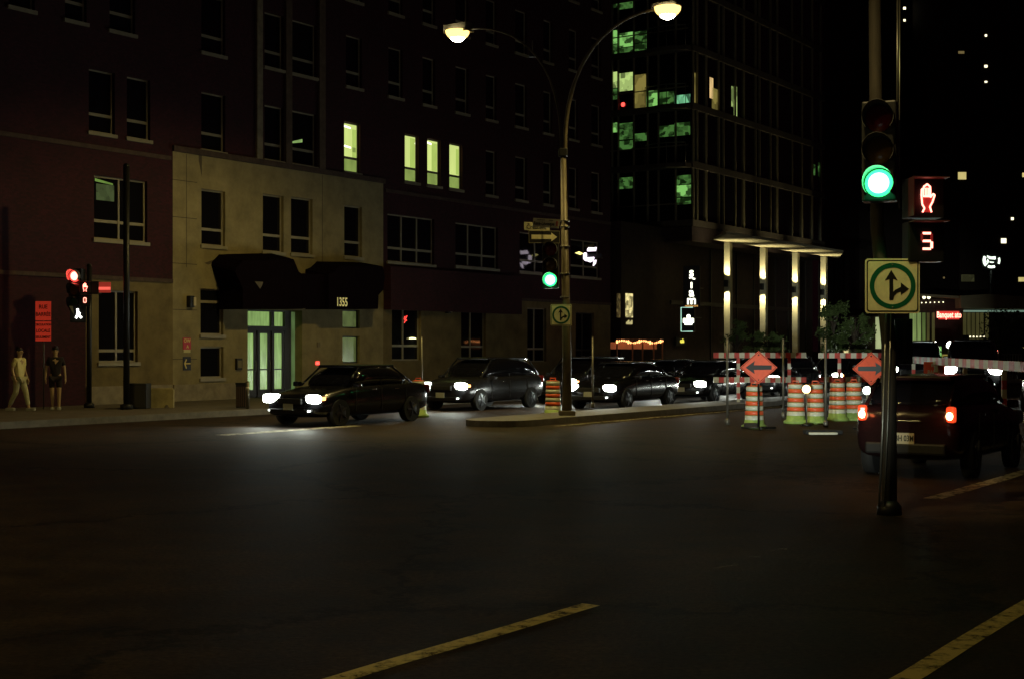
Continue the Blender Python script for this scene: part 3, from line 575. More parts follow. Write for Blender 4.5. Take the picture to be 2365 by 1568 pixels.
p = pm(1690, 787, 31.5); t = thing('shop_sign', 'small yellow lit sign behind the first canopy column', 'sign', W(p[0], 34.4, p[1]), PHI)
MB().bx(-0.7, 0.6, 0, 0.1, -0.25, 0.2).build('board', BLACK, t); text_mesh('lettering', 'cafe', 0.3, mat('yel_sign', (.9, .8, .1), .4, emit=(0.95, 0.85, 0.1), es=1.1), t, (0, -0.01, 0), bold=0.01)

# ------------------------------------------------------------ far towers and the low building behind
def tower(label, x0, x1, Y, H, lits, depth=25):
    t = thing('office_tower', label, 'building', (at((x0+x1)/2, 800, Y).x, Y, 0), 0)
    cx = at((x0+x1)/2, 800, Y).x; hw = (x1-x0)/2/F*Y
    nz, nx = int(H/3.2), max(3, int(hw*2/3.4))
    bb = MB(); bb.bx(-hw, hw, 0, depth, 0, H); bb.build('tower_body', mat('far_wall', (0.06, 0.045, 0.035), 0.85, var=0.2), t)
    wm = None; zlo = 5
    for k in range(zlo, min(nz, zlo+9)):
        for i in range(min(nx, 11)):
            gx = -hw+(i+.5)*2*hw/min(nx, 11)
            if wm is None: o = MB().bx(-1.1, 1.1, -0.02, -0.005, -.9, .9).build('window', GLASS, t); wm = o
            else: o = wm.copy(); col.objects.link(o)
            o.location = (gx, 0, 3.8*k+2)
    for x, y, wx, wy, m in lits:
        p = at(x, y, Y); hx, hz = wx/2/F*Y, wy/2/F*Y
        MB().bx(p.x-cx-hx, p.x-cx+hx, -0.04, -0.022, p.z-hz, p.z+hz).build('lit_window', m, t)
    return t
LW = lit('far_warm', (0.80, 0.66, 0.24), 0.85, 0.3, 0.8); LWd = lit('far_dim', (0.35, 0.26, 0.1), 0.5, 0.4, 0.8); LWb = mat('far_bright', (1, 1, .8), .5, emit=(1, .92, .6), es=2)
tower('dark tower with a few yellow windows near its top, left of its neighbour', 1985, 2212, 190, 75, [(2173, 14, 20, 18, LW), (2162, 16, 8, 8, LWb), (2179, 74, 12, 5, LWd), (2135, 76, 5, 13, LW), (2180, 88, 8, 17, LW), (2182, 96, 9, 6, LWb), (2166, 95, 4, 4, LWb), (2125, 201, 14, 5, LW), (2133, 117, 6, 3, LWd), (2089, 20, 6, 6, LWb), (2089, 48, 5, 5, LWb)])
tower('dark tower at the right edge with bare lights in a column', 2216, 2480, 170, 70, [(2222, 407, 19, 17, LW), (2277, 83, 5, 5, LWb), (2277, 154, 7, 6, LWb), (2277, 190, 6, 4, LWb), (2220, 122, 14, 6, LWd), (2364, 405, 6, 10, LW), (2338, 506, 6, 6, LWb), (2318, 557, 12, 11, LWb), (2360, 646, 16, 10, LW), (2180, 642, 4, 4, LWd), (2235, 643, 30, 16, lit('far_grey', (.06, .06, .025), .5, .5, .6))])
# round sign
p = at(2290, 602, 120); t = thing('round_sign', 'round glowing white emblem sign on the dark tower wall', 'sign', (p.x, 120, p.z), 0)
E_RS = mat('round_glow', (.9, 1, .9), .4, emit=(0.85, 1, 0.82), es=1.9); q = 120/F
b = MB(); b.bx(-22*q, 22*q, 0.05, 0.3, -22*q, 22*q); b.build('backing_board', BLACK, t); b = MB()
for a0, a1, ri, ro in ((150, 225, 14, 20), (240, 300, 13, 18), (-25, 20, 16, 20)):
    for k in range(6):
        A, B = R(a0+(a1-a0)*k/6), R(a0+(a1-a0)*(k+1)/6-2); b.prism([(ri*q*math.cos(A), ri*q*math.sin(A)), (ro*q*math.cos(A), ro*q*math.sin(A)), (ro*q*math.cos(B), ro*q*math.sin(B)), (ri*q*math.cos(B), ri*q*math.sin(B))], -0.05, 0.04)
b.prism([(x*q, z*q) for x, z in ((-10, 11), (-2, 8), (9, 9), (9, 2), (-4, 3), (-9, 7))], -0.05, 0.04); b.prism([(x*q, z*q) for x, z in ((-9, 3), (-6, -2), (-9, -8), (-11, -2))], -0.05, 0.04); b.prism([(x*q, z*q) for x, z in ((-4, -3), (6, -4), (3, -6), (-4, -5))], -0.05, 0.04)
b.build('emblem', E_RS, t)
b = MB(); b.tube([(0, 0.2, -22*q), (0, 0.2, -p.z)], 0.15, 8); b.build('post', BLACK, t)
# low building with pale fascia
Yb = 105; q = Yb/F
p = at(2250, 690, Yb); t = thing('low_building', 'long low shop building with pale fascia band and lit fins', 'building', (p.x, Yb, 0), 0)
X = lambda x: (x-2250)*q
Z = lambda y: CAMH-(y-805)*q
b = MB(); b.bx(X(2108), X(2480), 1.0, 14, 0, Z(690)); b.build('wall', PODM, t)
b = MB(); b.prism([(X(2128), Z(679)), (X(2215), Z(684)), (X(2215), Z(690)), (X(2128), Z(684))], 0.1, 1.0); b.prism([(X(2215), Z(684)), (X(2280), Z(680)), (X(2420), Z(690)), (X(2420), Z(716)), (X(2216), Z(712))], -0.3, 1.0); b.build('fascia', mat('fascia_pale', (0.30, 0.25, 0.15), 0.8, var=0.25, scale=0.6), t)
FN = lit('fin_green', (0.36, 0.50, 0.16), 0.6, 0.35, 0.8); FD = lit('fin_dim', (0.12, 0.11, 0.035), 0.5, 0.4, 0.8)
for x, wd, m in ((2112, 5, FN), (2119, 6, FN), (2130, 5, FN), (2141, 4, lit('fin_mid', (.2, .3, .08), .5, .4, .8)), (2151, 3, FD), (2163, 3, FD), (2236, 4, FD), (2246, 4, FD), (2256, 4, FD), (2266, 4, FD), (2276, 4, FD), (2288, 4, FD)):
    MB().bx(X(x-wd/2), X(x+wd/2), 0.6, 0.99, Z(828), Z(722)).build('lit_fin', m, t)  # fins glow on their own in place of light cast on them
for x in (2085, 2095): pass
for x in (2246, 2254, 2262, 2270, 2278): MB().bx(X(x)-0.05, X(x)+0.05, 0.5, 0.55, Z(779), Z(776)).build('small_lamp', LWb, t)
MB().bx(X(2230), X(2420), 0.2, 0.5, Z(716)-0.15, Z(716)-0.02).build('light_strip', mat('strip_glow', (.3, .4, .4), .4, emit=(.5, .8, .6), es=0.25), t)
for x in (2137, 2148): MB().dome((X(x), 0.3, Z(687)), 0.13, 0.1, seg=10).build('wall_light', LWb, t)
for k in range(6): MB().dome((X(2136+k*10), 0.8, Z(699-k*0.3)), 0.05, 0.05, seg=8, rings=3).build('small_lamp', LWb, t)
text_mesh('neon_lettering', 'Banquet ato', 0.62, E_REDC, t, (X(2191), -0.1, Z(728)), sx=0.60, bold=0.012)
MB().bx(X(2168), X(2216), 0.02, 0.06, Z(738), Z(719)).build('neon_haze_panel', mat('neon_haze', (.3, .02, .02), .5, emit=(1, .08, .06), es=0.5), t)  # glowing panel stands in for the red haze around the letters
# pale lit wall and pillar behind the trees
p = at(1990, 760, 92); t = thing('pavilion', 'pale lit wall with a red edge and a planter ledge behind the trees', 'building', (p.x, 92, 0), 0); q = 92/F
MB().bx(-30*q, 40*q, 0, 4, 0, CAMH+75*q).build('dark_wall', PODM, t); MB().bx(32*q, 50*q, -0.3, -0.01, CAMH-5*q, CAMH+72*q).build('lit_panel', lit('panel_pale', (.55, .62, .3), .75, .4, .8), t); MB().bx(52*q, 64*q, -0.3, -0.01, CAMH-15*q, CAMH+76*q).build('red_panel', mat('red_panel', (.5, .05, .04), .5, emit=(1, .12, .08), es=.35), t)
MB().bx(-52*q, 66*q, -1, -0.31, 0, CAMH+0*q).build('ledge', mat('ledge', (.12, .07, .05), .8), t); MB().bx(-50*q, -38*q, -1.4, -1.1, CAMH-12*q, CAMH+8*q).build('lit_sign', lit('small_yel', (1, .85, .4), 1.0, .5, 3), t)

# ------------------------------------------------------------ trees
LEAF = mat('foliage', (0.08, 0.12, 0.035), 0.6, var=0.5, scale=1.2)
BARK = mat('bark', (0.06, 0.045, 0.03), 0.9, var=0.3, scale=10)
def tree(x, ytop, ybase, Y, wpx_, label, seed, n=900):
    rnd = random.Random(seed); q = Y/F; base = at(x, 805, Y); H = CAMH+(805-ytop)*q; Wd = wpx_*q/2
    t = thing('street_tree', label, 'tree', (base.x, Y, 0.15), 0, 'young street trees')
    b = MB(); b.tube([(0, 0, 0), (0.03, 0, H*0.3), (-0.02, 0.02, H*0.5), (0.02, 0, H*0.85)], [0.09, 0.07, 0.05, 0.015], 8); tr = b.build('trunk', BARK, t)
    clumps = []
    b = MB()
    for i in range(16):
        a = rnd.uniform(0, 6.28); h = rnd.uniform(0.42, 0.92)*H; r = Wd*rnd.uniform(0.35, 1.0)*(1-abs(h/H-0.62)*1.3)
        c = Vector((math.cos(a)*r, math.sin(a)*r, h)); clumps.append((c, rnd.uniform(0.22, 0.42)*Wd))
        b.tube([(0, 0, h*0.72), c*0.5+Vector((0, 0, h*0.42)), c], [0.03, 0.02, 0.006], 5)
    b.build('limbs', BARK, tr)
    b = MB()
    for i in range(n):
        c, rr = rnd.choice(clumps); d = Vector((rnd.gauss(0, 1), rnd.gauss(0, 1), rnd.gauss(0, 0.8))).normalized()*rr*rnd.uniform(0.3, 1.25); p_ = c+d
        u_ = Vector((rnd.gauss(0, 1), rnd.gauss(0, 1), rnd.gauss(0, 1))).normalized()*0.09; v_ = u_.orthogonal().normalized()*0.05
        b.quad(p_-u_, p_+v_, p_+u_, p_-v_)
    b.build('crown', LEAF, t)
tree(1701, 735, 880, 68, 62, 'small dark tree in front of the first canopy column', 1, 600)
tree(1775, 772, 880, 66, 90, 'low wide young tree between the second and third columns', 2, 700)
tree(1926, 700, 880, 64, 90, 'leafy tree overlapping the rightmost canopy column', 3, 1300)
tree(1975, 715, 880, 62, 80, 'leafy tree in front of the pale lit wall', 4, 1200)
tree(2310, 722, 880, 80, 115, 'dark round tree at the right before the low building', 5, 1800)
tree(2362, 715, 880, 78, 70, 'tree cut by the right edge of the picture', 6, 900)

# ------------------------------------------------------------ square turn signs
def arrow_pts(): return None
def turn_sign(loc, rz, S, label, backpole=True):
    t = thing('traffic_sign', label, 'traffic sign', loc, rz); h = S/2
    def rr(hh, r):
        o = []
        for cx, cz, a0 in ((hh-r, hh-r, 0), (-hh+r, hh-r, 90), (-hh+r, -hh+r, 180), (hh-r, -hh+r, 270)):
            for k in range(6): a = R(a0+18*k); o.append((cx+r*math.cos(a), cz+r*math.sin(a)))
        return o
    MB().prism(rr(h, h*0.12), -0.004, 0.0).build('plate', SIGNW, t)
    MB().prism(rr(h*0.945, h*0.10), -0.007, -0.0042).build('border', BLACKS, t)
    MB().prism(rr(h*0.90, h*0.08), -0.010, -0.0072).build('face', SIGNW, t)
    MB().ring(0, 0, h*0.84, h*0.67, -0.013, -0.0102, 48).build('green_ring', GREENP, t)
    b = MB(); k = h
    b.prism([(-.12*k, -.52*k), (.02*k, -.52*k), (.02*k, .25*k), (.18*k, .20*k), (-.05*k, .58*k), (-.28*k, .20*k), (-.12*k, .25*k)], -0.013, -0.0102)
    b.prism([(.021*k, -.50*k), (.021*k, -.22*k), (.10*k, -.14*k), (.30*k, -.04*k), (.30*k, .12*k), (.60*k, -.11*k), (.30*k, -.34*k), (.30*k, -.20*k), (.16*k, -.26*k), (.06*k, -.36*k)], -0.013, -0.0102)
    b.build('arrows', BLACKS, t)
    b = MB(); b.dome((0, -0.0105, h*0.78), 0.018*S, 0.008, seg=10, rings=3); b.dome((0, -0.0105, -h*0.78), 0.018*S, 0.008, seg=10, rings=3); b.build('bolts', METAL, t)
    return t

# ------------------------------------------------------------ signal heads
def signal(loc, rz, lit_i, label, lens=0.15, vis=0.28, glow=True, arrowbox=False, group=None):
    t = thing('traffic_light', label, 'traffic light', loc, rz, group)      # origin at the centre of the lowest lens
    sp = lens*2.28
    b = MB(); b.bx(-lens*1.2, lens*1.2, 0.0, 0.24, -lens*1.25, sp*2+lens*1.25, bev=0.02); b.build('housing', BLACK, t)
    for i in range(3):                                                      # 0 green (bottom) 1 amber 2 red
        z = i*sp; on = (i == lit_i)
        dm = (GREENP, AMBL, REDL)[i]; em = (E_GREEN, E_AMB, E_RED)[i]
        ln = MB().dome((0, -0.002, z), lens*0.97, 0.035).build('lens', em if on else dm, t)
        if on: MB().dome((0, -0.03, z), lens*0.72, 0.02).build('lens_core', E_GREENC if i == 0 else E_REDC, ln)
        v = MB(); n = 18; pr = None
        for k in range(n+1):
            a = R(-40+260*k/n); x_, z_ = lens*1.06*math.cos(a), lens*1.06*math.sin(a); dd = vis*(0.55+0.45*max(0, math.sin(a)))
            p4 = ((x_, 0.0, z+z_), (x_, -dd, z+z_), (x_*1.03, -dd, z+z_*1.03), (x_*1.03, 0.0, z+z_*1.03))
            if pr: v.quad(pr[0], pr[1], p4[1], p4[0]); v.quad(pr[2], pr[3], p4[3], p4[2]); v.quad(pr[1], pr[2], p4[2], p4[1])
            pr = p4
        v.build('visor', mat('visor_grey2', (0.10, 0.10, 0.10), 0.5), t)
    if glow:
        c = ((0.05, 1, 0.3), (1, .5, .1), (1, 0.05, 0.03))[lit_i]
        lamp('POINT', (0, -0.13, lit_i*sp), 7, c, 0.04, t, name='signal_glow')
    return t
HAND = [(-.30, -1.0), (-.16, -.72), (-.32, -.45), (-.38, .2), (-.36, .62), (-.24, .66), (-.20, .84), (-.08, .88), (0, 1.0), (.10, .90), (.22, .82), (.24, .55), (.24, .05), (.42, .30), (.54, .22), (.38, -.28), (.20, -.62), (.32, -1.0)]
SEG = {'a': (0, 1, 'h'), 'b': (.5, .5, 'v'), 'c': (.5, -.5, 'v'), 'd': (0, -1, 'h'), 'e': (-.5, -.5, 'v'), 'f': (-.5, .5, 'v'), 'g': (0, 0, 'h')}
def ped_signal(loc, rz, digit, label, S=1.0, wseg=1.0):
    t = thing('pedestrian_signal', label, 'pedestrian signal', loc, rz)     # origin between hand and digits
    b = MB(); b.bx(-0.20*S, 0.20*S, 0, 0.22, 0.02*S, 0.46*S, bev=0.015); b.bx(-0.20*S, 0.20*S, 0, 0.22, -0.46*S, -0.02*S, bev=0.015); b.build('housing', BLACK, t)
    v = MB(); v.bx(-0.20*S, 0.20*S, -0.17*S, -0.001, 0.445*S, 0.455*S); v.bx(-0.205*S, -0.197*S, -0.17*S, -0.001, 0.03*S, 0.444*S); v.bx(-0.20*S, 0.20*S, -0.17*S, -0.001, -0.032*S, -0.022*S); v.build('visor', mat('visor_lit', (0.10, 0.03, 0.03), 0.5), t)
    h = MB(); k = 0.155*S; P = [Vector((x*k*1.05, -0.012, z*k+0.235*S)) for x, z in HAND]
    for i in range(len(P)-1): h.tube([P[i], P[i+1]], 0.0095*S, 6)
    for xx in (-.26, -.12, .0, .12, .22): h.tube([(xx*k, -0.012, .12*k+0.235*S), (xx*k, -0.012, .72*k+0.235*S)], 0.0065*S, 6)
    h.tube([(-.26*k, -0.012, .12*k+0.235*S), (.22*k, -0.012, .12*k+0.235*S)], 0.009*S, 6)
    h.build('hand_symbol', E_REDC, t)
    MB().prism([(x*k*1.05, z*k+0.235*S) for x, z in HAND], -0.006, -0.002).build('hand_glow', E_REDD, t)
    on, dim = digit
    def segs(ch, nm, m):
        b = MB(); hx, hz = 0.055*S*wseg, 0.085*S
        for c in ch:
            cx, cz, d = SEG[c]; X_, Z_ = cx*2*hx, cz*hz*1.0 - 0.235*S
            if d == 'h': b.bx(-hx*0.8, hx*0.8, -0.014, -0.002, Z_-0.012*S+0, Z_+0.012*S)
            else: b.bx(X_-0.012*S, X_+0.012*S, -0.014, -0.002, Z_-hz*0.42, Z_+hz*0.42)
        b.build(nm, m, t)
    segs(on, 'digit', E_REDC)
    if dim: segs(dim, 'digit_fading', E_REDD)
    lamp('POINT', (0, -0.16*S, 0.23*S), 0.25, (1, 0.08, 0.05), 0.05, t, name='signal_glow')
    return t

# near pole with signals, at the right
NB = at(2049, 800, 15.8); TOP = 9.2
t = thing('utility_pole', 'tall thick weathered pole carrying the near signals and turn sign', 'pole', (NB.x, 15.8, 0), 0)
dx = at(2027, 0, 15.8).x-NB.x
b = MB(); b.tube([(0.05, 0.1, 0.1), (0.045, 0.1, 1.9), (dx*0.75, 0.12, 3.2), (dx, 0.12, 5.6), (dx*1.1, 0.12, TOP)], [0.085, 0.083, 0.075, 0.068, 0.06], 16); b.build('shaft', WOODP, t)
b = MB(); b.tube([(-0.09, 0.0, 0.1), (-0.05, 0.0, 1.0), (-0.01, 0.0, 2.3)], 0.012, 6); b.tube([(-0.04, -0.02, 0.1), (0.0, -0.02, 1.0), (0.04, -0.02, 2.3)], 0.009, 6)
b.tube([(0.135, 0, 3.4), (0.14, 0, 5.75)], 0.008, 6); b.tube([(0.11, 0, 4.2), (0.115, 0, 5.72)], 0.011, 6); b.build('conduit', mat('bright_conduit', (.25, .25, .22), .35, metal=.8), t)
MB().tube([(0.05, 0.1, 0), (0.05, 0.1, 0.10), (0.05, 0.1, 0.16)], [0.14, 0.13, 0.09], 16).build('base', BLACK, t); MB().box((0, 0.08, 2.75), (0.34, 0.06, 0.05)).build('bracket', METAL, t); MB().box((0, 0.08, 3.7), (0.3, 0.05, 0.05)).build('bracket', METAL, t)
b = MB(); b.tube([(dx*1.1, 0.12, TOP-0.3), (-0.9, -1.2, TOP+0.2), (-2.0, -3.4, TOP+0.3)], [0.05, 0.04, 0.035], 8); b.build('lamp_arm', METAL, t)
b = MB(); b.box((-2.3, -3.9, TOP+0.3), (0.7, 0.3, 0.12), rz=R(62), bev=0.03); b.build('lamp_head', METAL, t); b = MB(); b.dome((-2.3, -3.9, TOP+0.24), 0.12, 0.06, axis=(0, 0, -1)); b.build('lamp_glass', E_LAMP, t)
lamp('SPOT', (-2.3, -3.9, TOP+0.1), 950, (1, 0.76, 0.30), 0.12, t, aim=(0.40, 0.70, -1), angle=34, blend=0.9, name='street_light')  # unseen lamp above the frame, narrow beam shaped to brighten the turn sign
g2 = at(2030, 424, 15.5)
signal((g2.x, 15.5, g2.z), R(-20), 0, 'near traffic light showing green at the right of the picture', lens=0.155)
pp = at(2140, 508, 15.6)
ped_signal((pp.x, 15.6, pp.z), R(4), ('agcd', 'bf'), 'large red hand countdown signal beside the near green light', S=1.0)
g3 = at(2061, 661, 15.62); turn_sign((g3.x, 15.62, g3.z), 0, 0.60, 'large white square sign with green ring and straight or right arrows, on the near pole')
cb = at(2088, 800, 15.9)
t = thing('control_box', 'dark metal box strapped to the near pole under the sign', 'control box', (cb.x, 15.9, CAMH-(840-805)/208), 0)
MB().bx(-0.10, 0.10, 0, 0.18, 0, 0.5, bev=0.01).build('cabinet', FRAMED, t); MB().bx(-0.08, 0.08, -0.012, -0.001, 0.03, 0.47).build('door', BLACK, t)

# ------------------------------------------------------------ double street lamp on the median
LPx, LPy = 1.31, 36.5
nx_, ny_ = CU, -SU
t = thing('street_lamp', 'tall double armed street lamp on the median with two warm lit heads', 'street lamp', (LPx, LPy, 0.15), 0)
def arm(sgn, Lm, zt_, rad, z0):
    pts = []
    for k in range(15):
        u_ = k/14; r_ = Lm*(1-math.cos(u_*math.pi/2))**1.15; z_ = z0+(zt_-z0)*math.sin(u_*math.pi/2)
        pts.append((sgn*(nx_*(r_+0.06)), sgn*(ny_*(r_+0.06)), z_))
    return pts
b = MB(); b.tube([(0.10, 0, 0), (0.10, 0, 1.6), (0.0, 0, 6.7)], [0.125, 0.115, 0.075], 14); b.build('shaft', POLEM, t)
b = MB(); b.box((0.1, 0, 0.06), (0.42, 0.42, 0.12), bev=0.02); b.build('base', CONC, t)
for sgn, Lm, zz, rd in ((1, 2.62, 10.05, 0.055), (-1, 2.95, 10.25, 0.030)):
    b = MB(); pts = [(0, 0, 6.4)]+arm(sgn, Lm, zz, rd, 6.8); b.tube(pts, [rd]*6+[rd*0.8]*10, 10); ar = b.build('arm', POLEM, t)
    e = Vector(pts[-1]); d = Vector((nx_*sgn, ny_*sgn, 0))
    hb = MB(); hb.box(tuple(e+d*0.28+Vector((0, 0, 0.06))), (0.72, 0.30, 0.14), rz=math.atan2(d.y, d.x), bev=0.045); hd = hb.build('lamp_head', METAL, t)
    gl = MB(); gl.dome(tuple(e+d*0.32+Vector((0, 0, -0.0))), 0.33, 0.25, axis=(0, 0, -1)); glo = gl.build('lamp_glass', E_LAMP, hd); gl = MB(); gl.dome(tuple(e+d*0.32+Vector((0, 0, -0.07))), 0.24, 0.23, axis=(0, 0, -1)); gl.build('lamp_core', E_LAMPC, hd)
    lamp('SPOT', tuple(e+d*0.32+Vector((0, 0, -0.40))), 1600 if sgn < 0 else 1100, (1, 0.76, 0.24), 0.15, t, aim=(-nx_*0.42, -ny_*0.42, -1) if sgn < 0 else (0.0, 0.05, -1), angle=136 if sgn < 0 else 128, blend=0.45 if sgn < 0 else 0.9, name='street_light')
b = MB(); b.box((0, 0, 6.72), (0.24, 0.2, 0.22), bev=0.03); b.build('collar', BLACK, t)
for z in (3.0, 3.6, 4.3, 4.8, 4.95): MB().tube([(0.05, 0, z), (0.05, 0, z+0.035)], 0.125, 12).build('clamp', METAL, t)
main_lamp = t
pa = at(1230, 128, 37.2); t2 = thing('camera_mount', 'small dark fitting with a short rod on the thin left lamp arm', 'fitting', pa, 0); MB().box((0, 0, 0), (0.2, 0.14, 0.12), bev=0.02).build('body', BLACK, t2); MB().tube([(0, 0, 0.05), (0, 0, 0.38)], 0.012, 6).build('rod', METAL, t2)
g4 = at(1271, 647, 36.2); signal((g4.x, 36.2, g4.z), R(-8), 0, 'traffic light showing green on the median lamp post', lens=0.17)
g5 = at(1296, 728, 36.15); turn_sign((g5.x, 36.15, g5.z), 0, 0.54, 'small white square sign with green ring and arrows, on the median lamp post')
# street name blades and one-way arrow
def plate(x, y, Y, w_, h_, rz, label, cat, m=SIGNW): 
    p = at(x, y, Y); t = thing(cat, label, cat.replace('_', ' '), (p.x, Y, p.z), rz); b = MB(); b.bx(-w_/2, w_/2, -0.008, 0, -h_/2, h_/2); b.build('plate', m, t); return t
t = plate(1261, 516, 36.0, 0.70, 0.225, R(-33), 'pale street name sign reading René-Lévesque, upper one on the lamp post', 'street_name_sign')
t.rotation_euler = (0, R(5), R(-20))
text_mesh('lettering', 'René-Lévesque', 0.125, BLACKS, t, (-0.05, -0.012, -0.02), sx=0.72, bold=0.002); text_mesh('lettering', 'boulevard        ouest', 0.05, BLACKS, t, (-0.02, -0.012, 0.075)); MB().bx(0.27, 0.32, -0.012, -0.0085, -0.06, 0.06).build('emblem', mat('emblem_red', (.6, .15, .06), .5), t)
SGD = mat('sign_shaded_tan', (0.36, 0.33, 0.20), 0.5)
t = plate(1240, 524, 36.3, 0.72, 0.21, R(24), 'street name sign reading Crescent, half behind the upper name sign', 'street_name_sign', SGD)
text_mesh('lettering', 'Crescent', 0.15, BLACKS, t, (-0.02, -0.012, -0.02), bold=0.002); text_mesh('lettering', 'rue', 0.05, BLACKS, t, (-0.25, -0.012, 0.07))
t = plate(1257, 548, 36.05, 0.80, 0.32, R(8), 'black one way sign with a white arrow pointing right', 'traffic_sign', BLACKS)
b = MB(); b.prism([(-.33, -.055), (.18, -.055), (.18, -.11), (.33, .0), (.18, .11), (.18, .055), (-.33, .055)], -0.013, -0.0085); b.build('arrow', SIGNW, t)
b = MB(); 
for a in ((-.395, .395, .148, .156), (-.395, .395, -.156, -.148)): b.bx(a[0], a[1], -0.012, -0.0085, a[2], a[3])
for a in ((-.397, -.390), (.390, .397)): b.bx(a[0], a[1], -0.011, -0.0085, -.147, .147)
b.build('border', SGD, t)

# ------------------------------------------------------------ far left corner: signals, poles, orange notice, barrier
def simple_pole(x, Y, ytop, r, label, name='signal_pole', m=BLACK, cat='pole', z0=0.15):
    p = at(x, 800, Y); z1 = CAMH-(ytop-805)/F*Y; t = thing(name, label, cat, (p.x, Y, z0), 0)
    MB().tube([(0, 0, 0), (0, 0, z1-z0)], r, 12).build('shaft', m, t); MB().tube([(0, 0, 0), (0, 0, 0.12), (0, 0, 0.16)], [r*2, r*2, r*1.1], 12).build('base', m, t); MB().dome((0, 0, z1-z0), r*1.05, r, axis=(0, 0, 1), seg=12).build('cap', m, t)
    return t
simple_pole(206, 41, 615, 0.075, 'black pole with red signals at the far left corner')
simple_pole(292, 40, 385, 0.09, 'taller black pole between the left signals and the stone front')
p = at(308, 905, 40); t = thing('utility_cabinet', 'low dark cabinet at the foot of the taller black pole', 'cabinet', (p.x, 40.1, 0.15), 0); MB().bx(-0.28, 0.30, 0.15, 0.7, 0, 0.72, bev=0.02).build('body', BLACK, t); MB().bx(-0.24, 0.26, 0.135, 0.149, 0.06, 0.66).build('door', FRAMED, t)
g6 = at(173, 638, 40.8); s6 = signal((g6.x, 40.8, g6.z-2*0.17*2.28), R(-14), 2, 'traffic light showing red at the far left corner', lens=0.17)
pg = at(196, 679, 40.6); ped_signal((pg.x, 40.6, pg.z), R(18), ('abcdef', ''), 'small red hand countdown signal on the left pole', S=0.78, wseg=0.8)
pv = at(232, 665, 40.7); t = thing('traffic_light', 'signal head seen from the side, its visor lit red', 'traffic light', (pv.x, 40.7, pv.z), 0); MB().bx(-0.30, -0.05, 0, 0.3, -0.18, 0.18, bev=0.02).build('housing', BLACK, t); b = MB(); b.bx(-0.05, 0.28, 0.02, 0.06, -0.14, 0.16); b.build('visor', mat('visor_red_glow', (.3, .03, .02), .5, emit=(1, .1, .06), es=.22), t); MB().bx(-0.05, 0.28, 0.0, 0.018, -0.06, 0.02).build('lit_edge', mat('lit_edge', (.6, .1, .05), .5, emit=(1, .14, .10), es=1.0), t)  # visor and edge glow themselves in place of red signal light
pw = at(180, 724, 40.6); t = thing('pedestrian_signal', 'white walking figure signal below the red traffic light', 'pedestrian signal', (pw.x, 40.6, pw.z), R(15)); MB().bx(-0.22, 0.22, 0.02, 0.24, -0.26, 0.24, bev=0.02).build('housing', BLACK, t)
b = MB(); WS = mat('walk_white', (1, 1, 1), .4, emit=(0.95, 1, .9), es=4)
b.dome((-0.01, 0.0, 0.10), 0.035, 0.02, seg=10); b.tube([(-0.01, 0, 0.07), (0.0, 0, -0.03)], 0.032, 8); b.tube([(0, 0, -0.02), (-0.06, 0, -0.14)], 0.03, 6); b.tube([(0, 0, -0.02), (0.05, 0, -0.08), (0.10, 0, -0.13)], 0.03, 6); b.tube([(0, 0, 0.05), (0.06, 0, -0.01)], 0.02, 6); b.build('walk_symbol', WS, t)
b = MB(); b.prism([(-0.24, 0.2), (-0.14, 0.2), (-0.10, -0.05)], -0.1, -0.09); b.build('visor', mat('visor_grey', (.25, .26, .22), .5), t)
p = at(100, 742, 40.3); t = thing('detour_sign', 'tall orange notice in black French letters, closed street, on a thin post', 'sign', (p.x, 40.3, 0.15), 0)
zc = p.z-0.15; OR2 = mat('orange_notice', (0.75, 0.07, 0.03), 0.5, var=0.15, scale=4, emit=(1, .06, .03), es=0.22)  # board has a weak red glow in place of light falling on it
MB().bx(-0.22, 0.22, -0.01, 0, zc+0.02, zc+0.56).build('board', OR2, t); MB().bx(-0.22, 0.22, -0.01, 0, zc-0.56, zc-0.01).build('board', OR2, t); MB().tube([(0, 0.03, 0), (0, 0.03, zc+0.5)], 0.02, 8).build('post', METAL, t)
for tx, zz, sz_ in (('RUE', 0.40, .16), ('BARRÉE', 0.19, .145), ('CIRCULATION', -0.10, .085), ('LOCALE', -0.27, .13), ('SEULEMENT', -0.45, .095)): text_mesh('lettering', tx, sz_, BLACKS, t, (0, -0.014, zc+zz), bold=0.003, sx=0.85)
p = at(364, 905, 41.2); t = thing('concrete_barrier', 'pale concrete barrier with two drain notches against the stone front', 'barrier', (p.x, 41.2, 0.15), R(8))
b = MB(); b.prism([(-.46, 0), (-.34, 0), (-.30, .08), (-.24, .08), (-.2, 0), (.2, 0), (.24, .08), (.30, .08), (.34, 0), (.46, 0), (.46, .52), (-.46, .52)], -0.15, 0.15); BC = mat('barrier_concrete', (0.38, 0.32, 0.15), .9, var=.25, scale=5); b.build('block', BC, t); MB().bx(-0.44, 0.44, -0.08, 0.08, 0.521, 0.56).build('top_ridge', BC, t)
p = at(562, 905, 40.8); t = thing('litter_bin', 'slim dark slatted litter bin at the kerb left of the leading car', 'litter bin', (p.x, 40.8, 0.15), 0)
MB().bx(-0.19, 0.12, -0.15, 0.15, 0.02, 0.68, bev=0.02).build('body', BLACK, t); b = MB()
for k in range(5): b.bx(-0.17+k*0.06, -0.14+k*0.06, -0.165, -0.1505, 0.05, 0.62)
b.build('slats', mat('slat_brown', (.09, .05, .035), .7), t); MB().bx(-0.20, 0.13, -0.16, 0.16, 0.681, 0.73, bev=0.01).build('lid', BLACK, t)
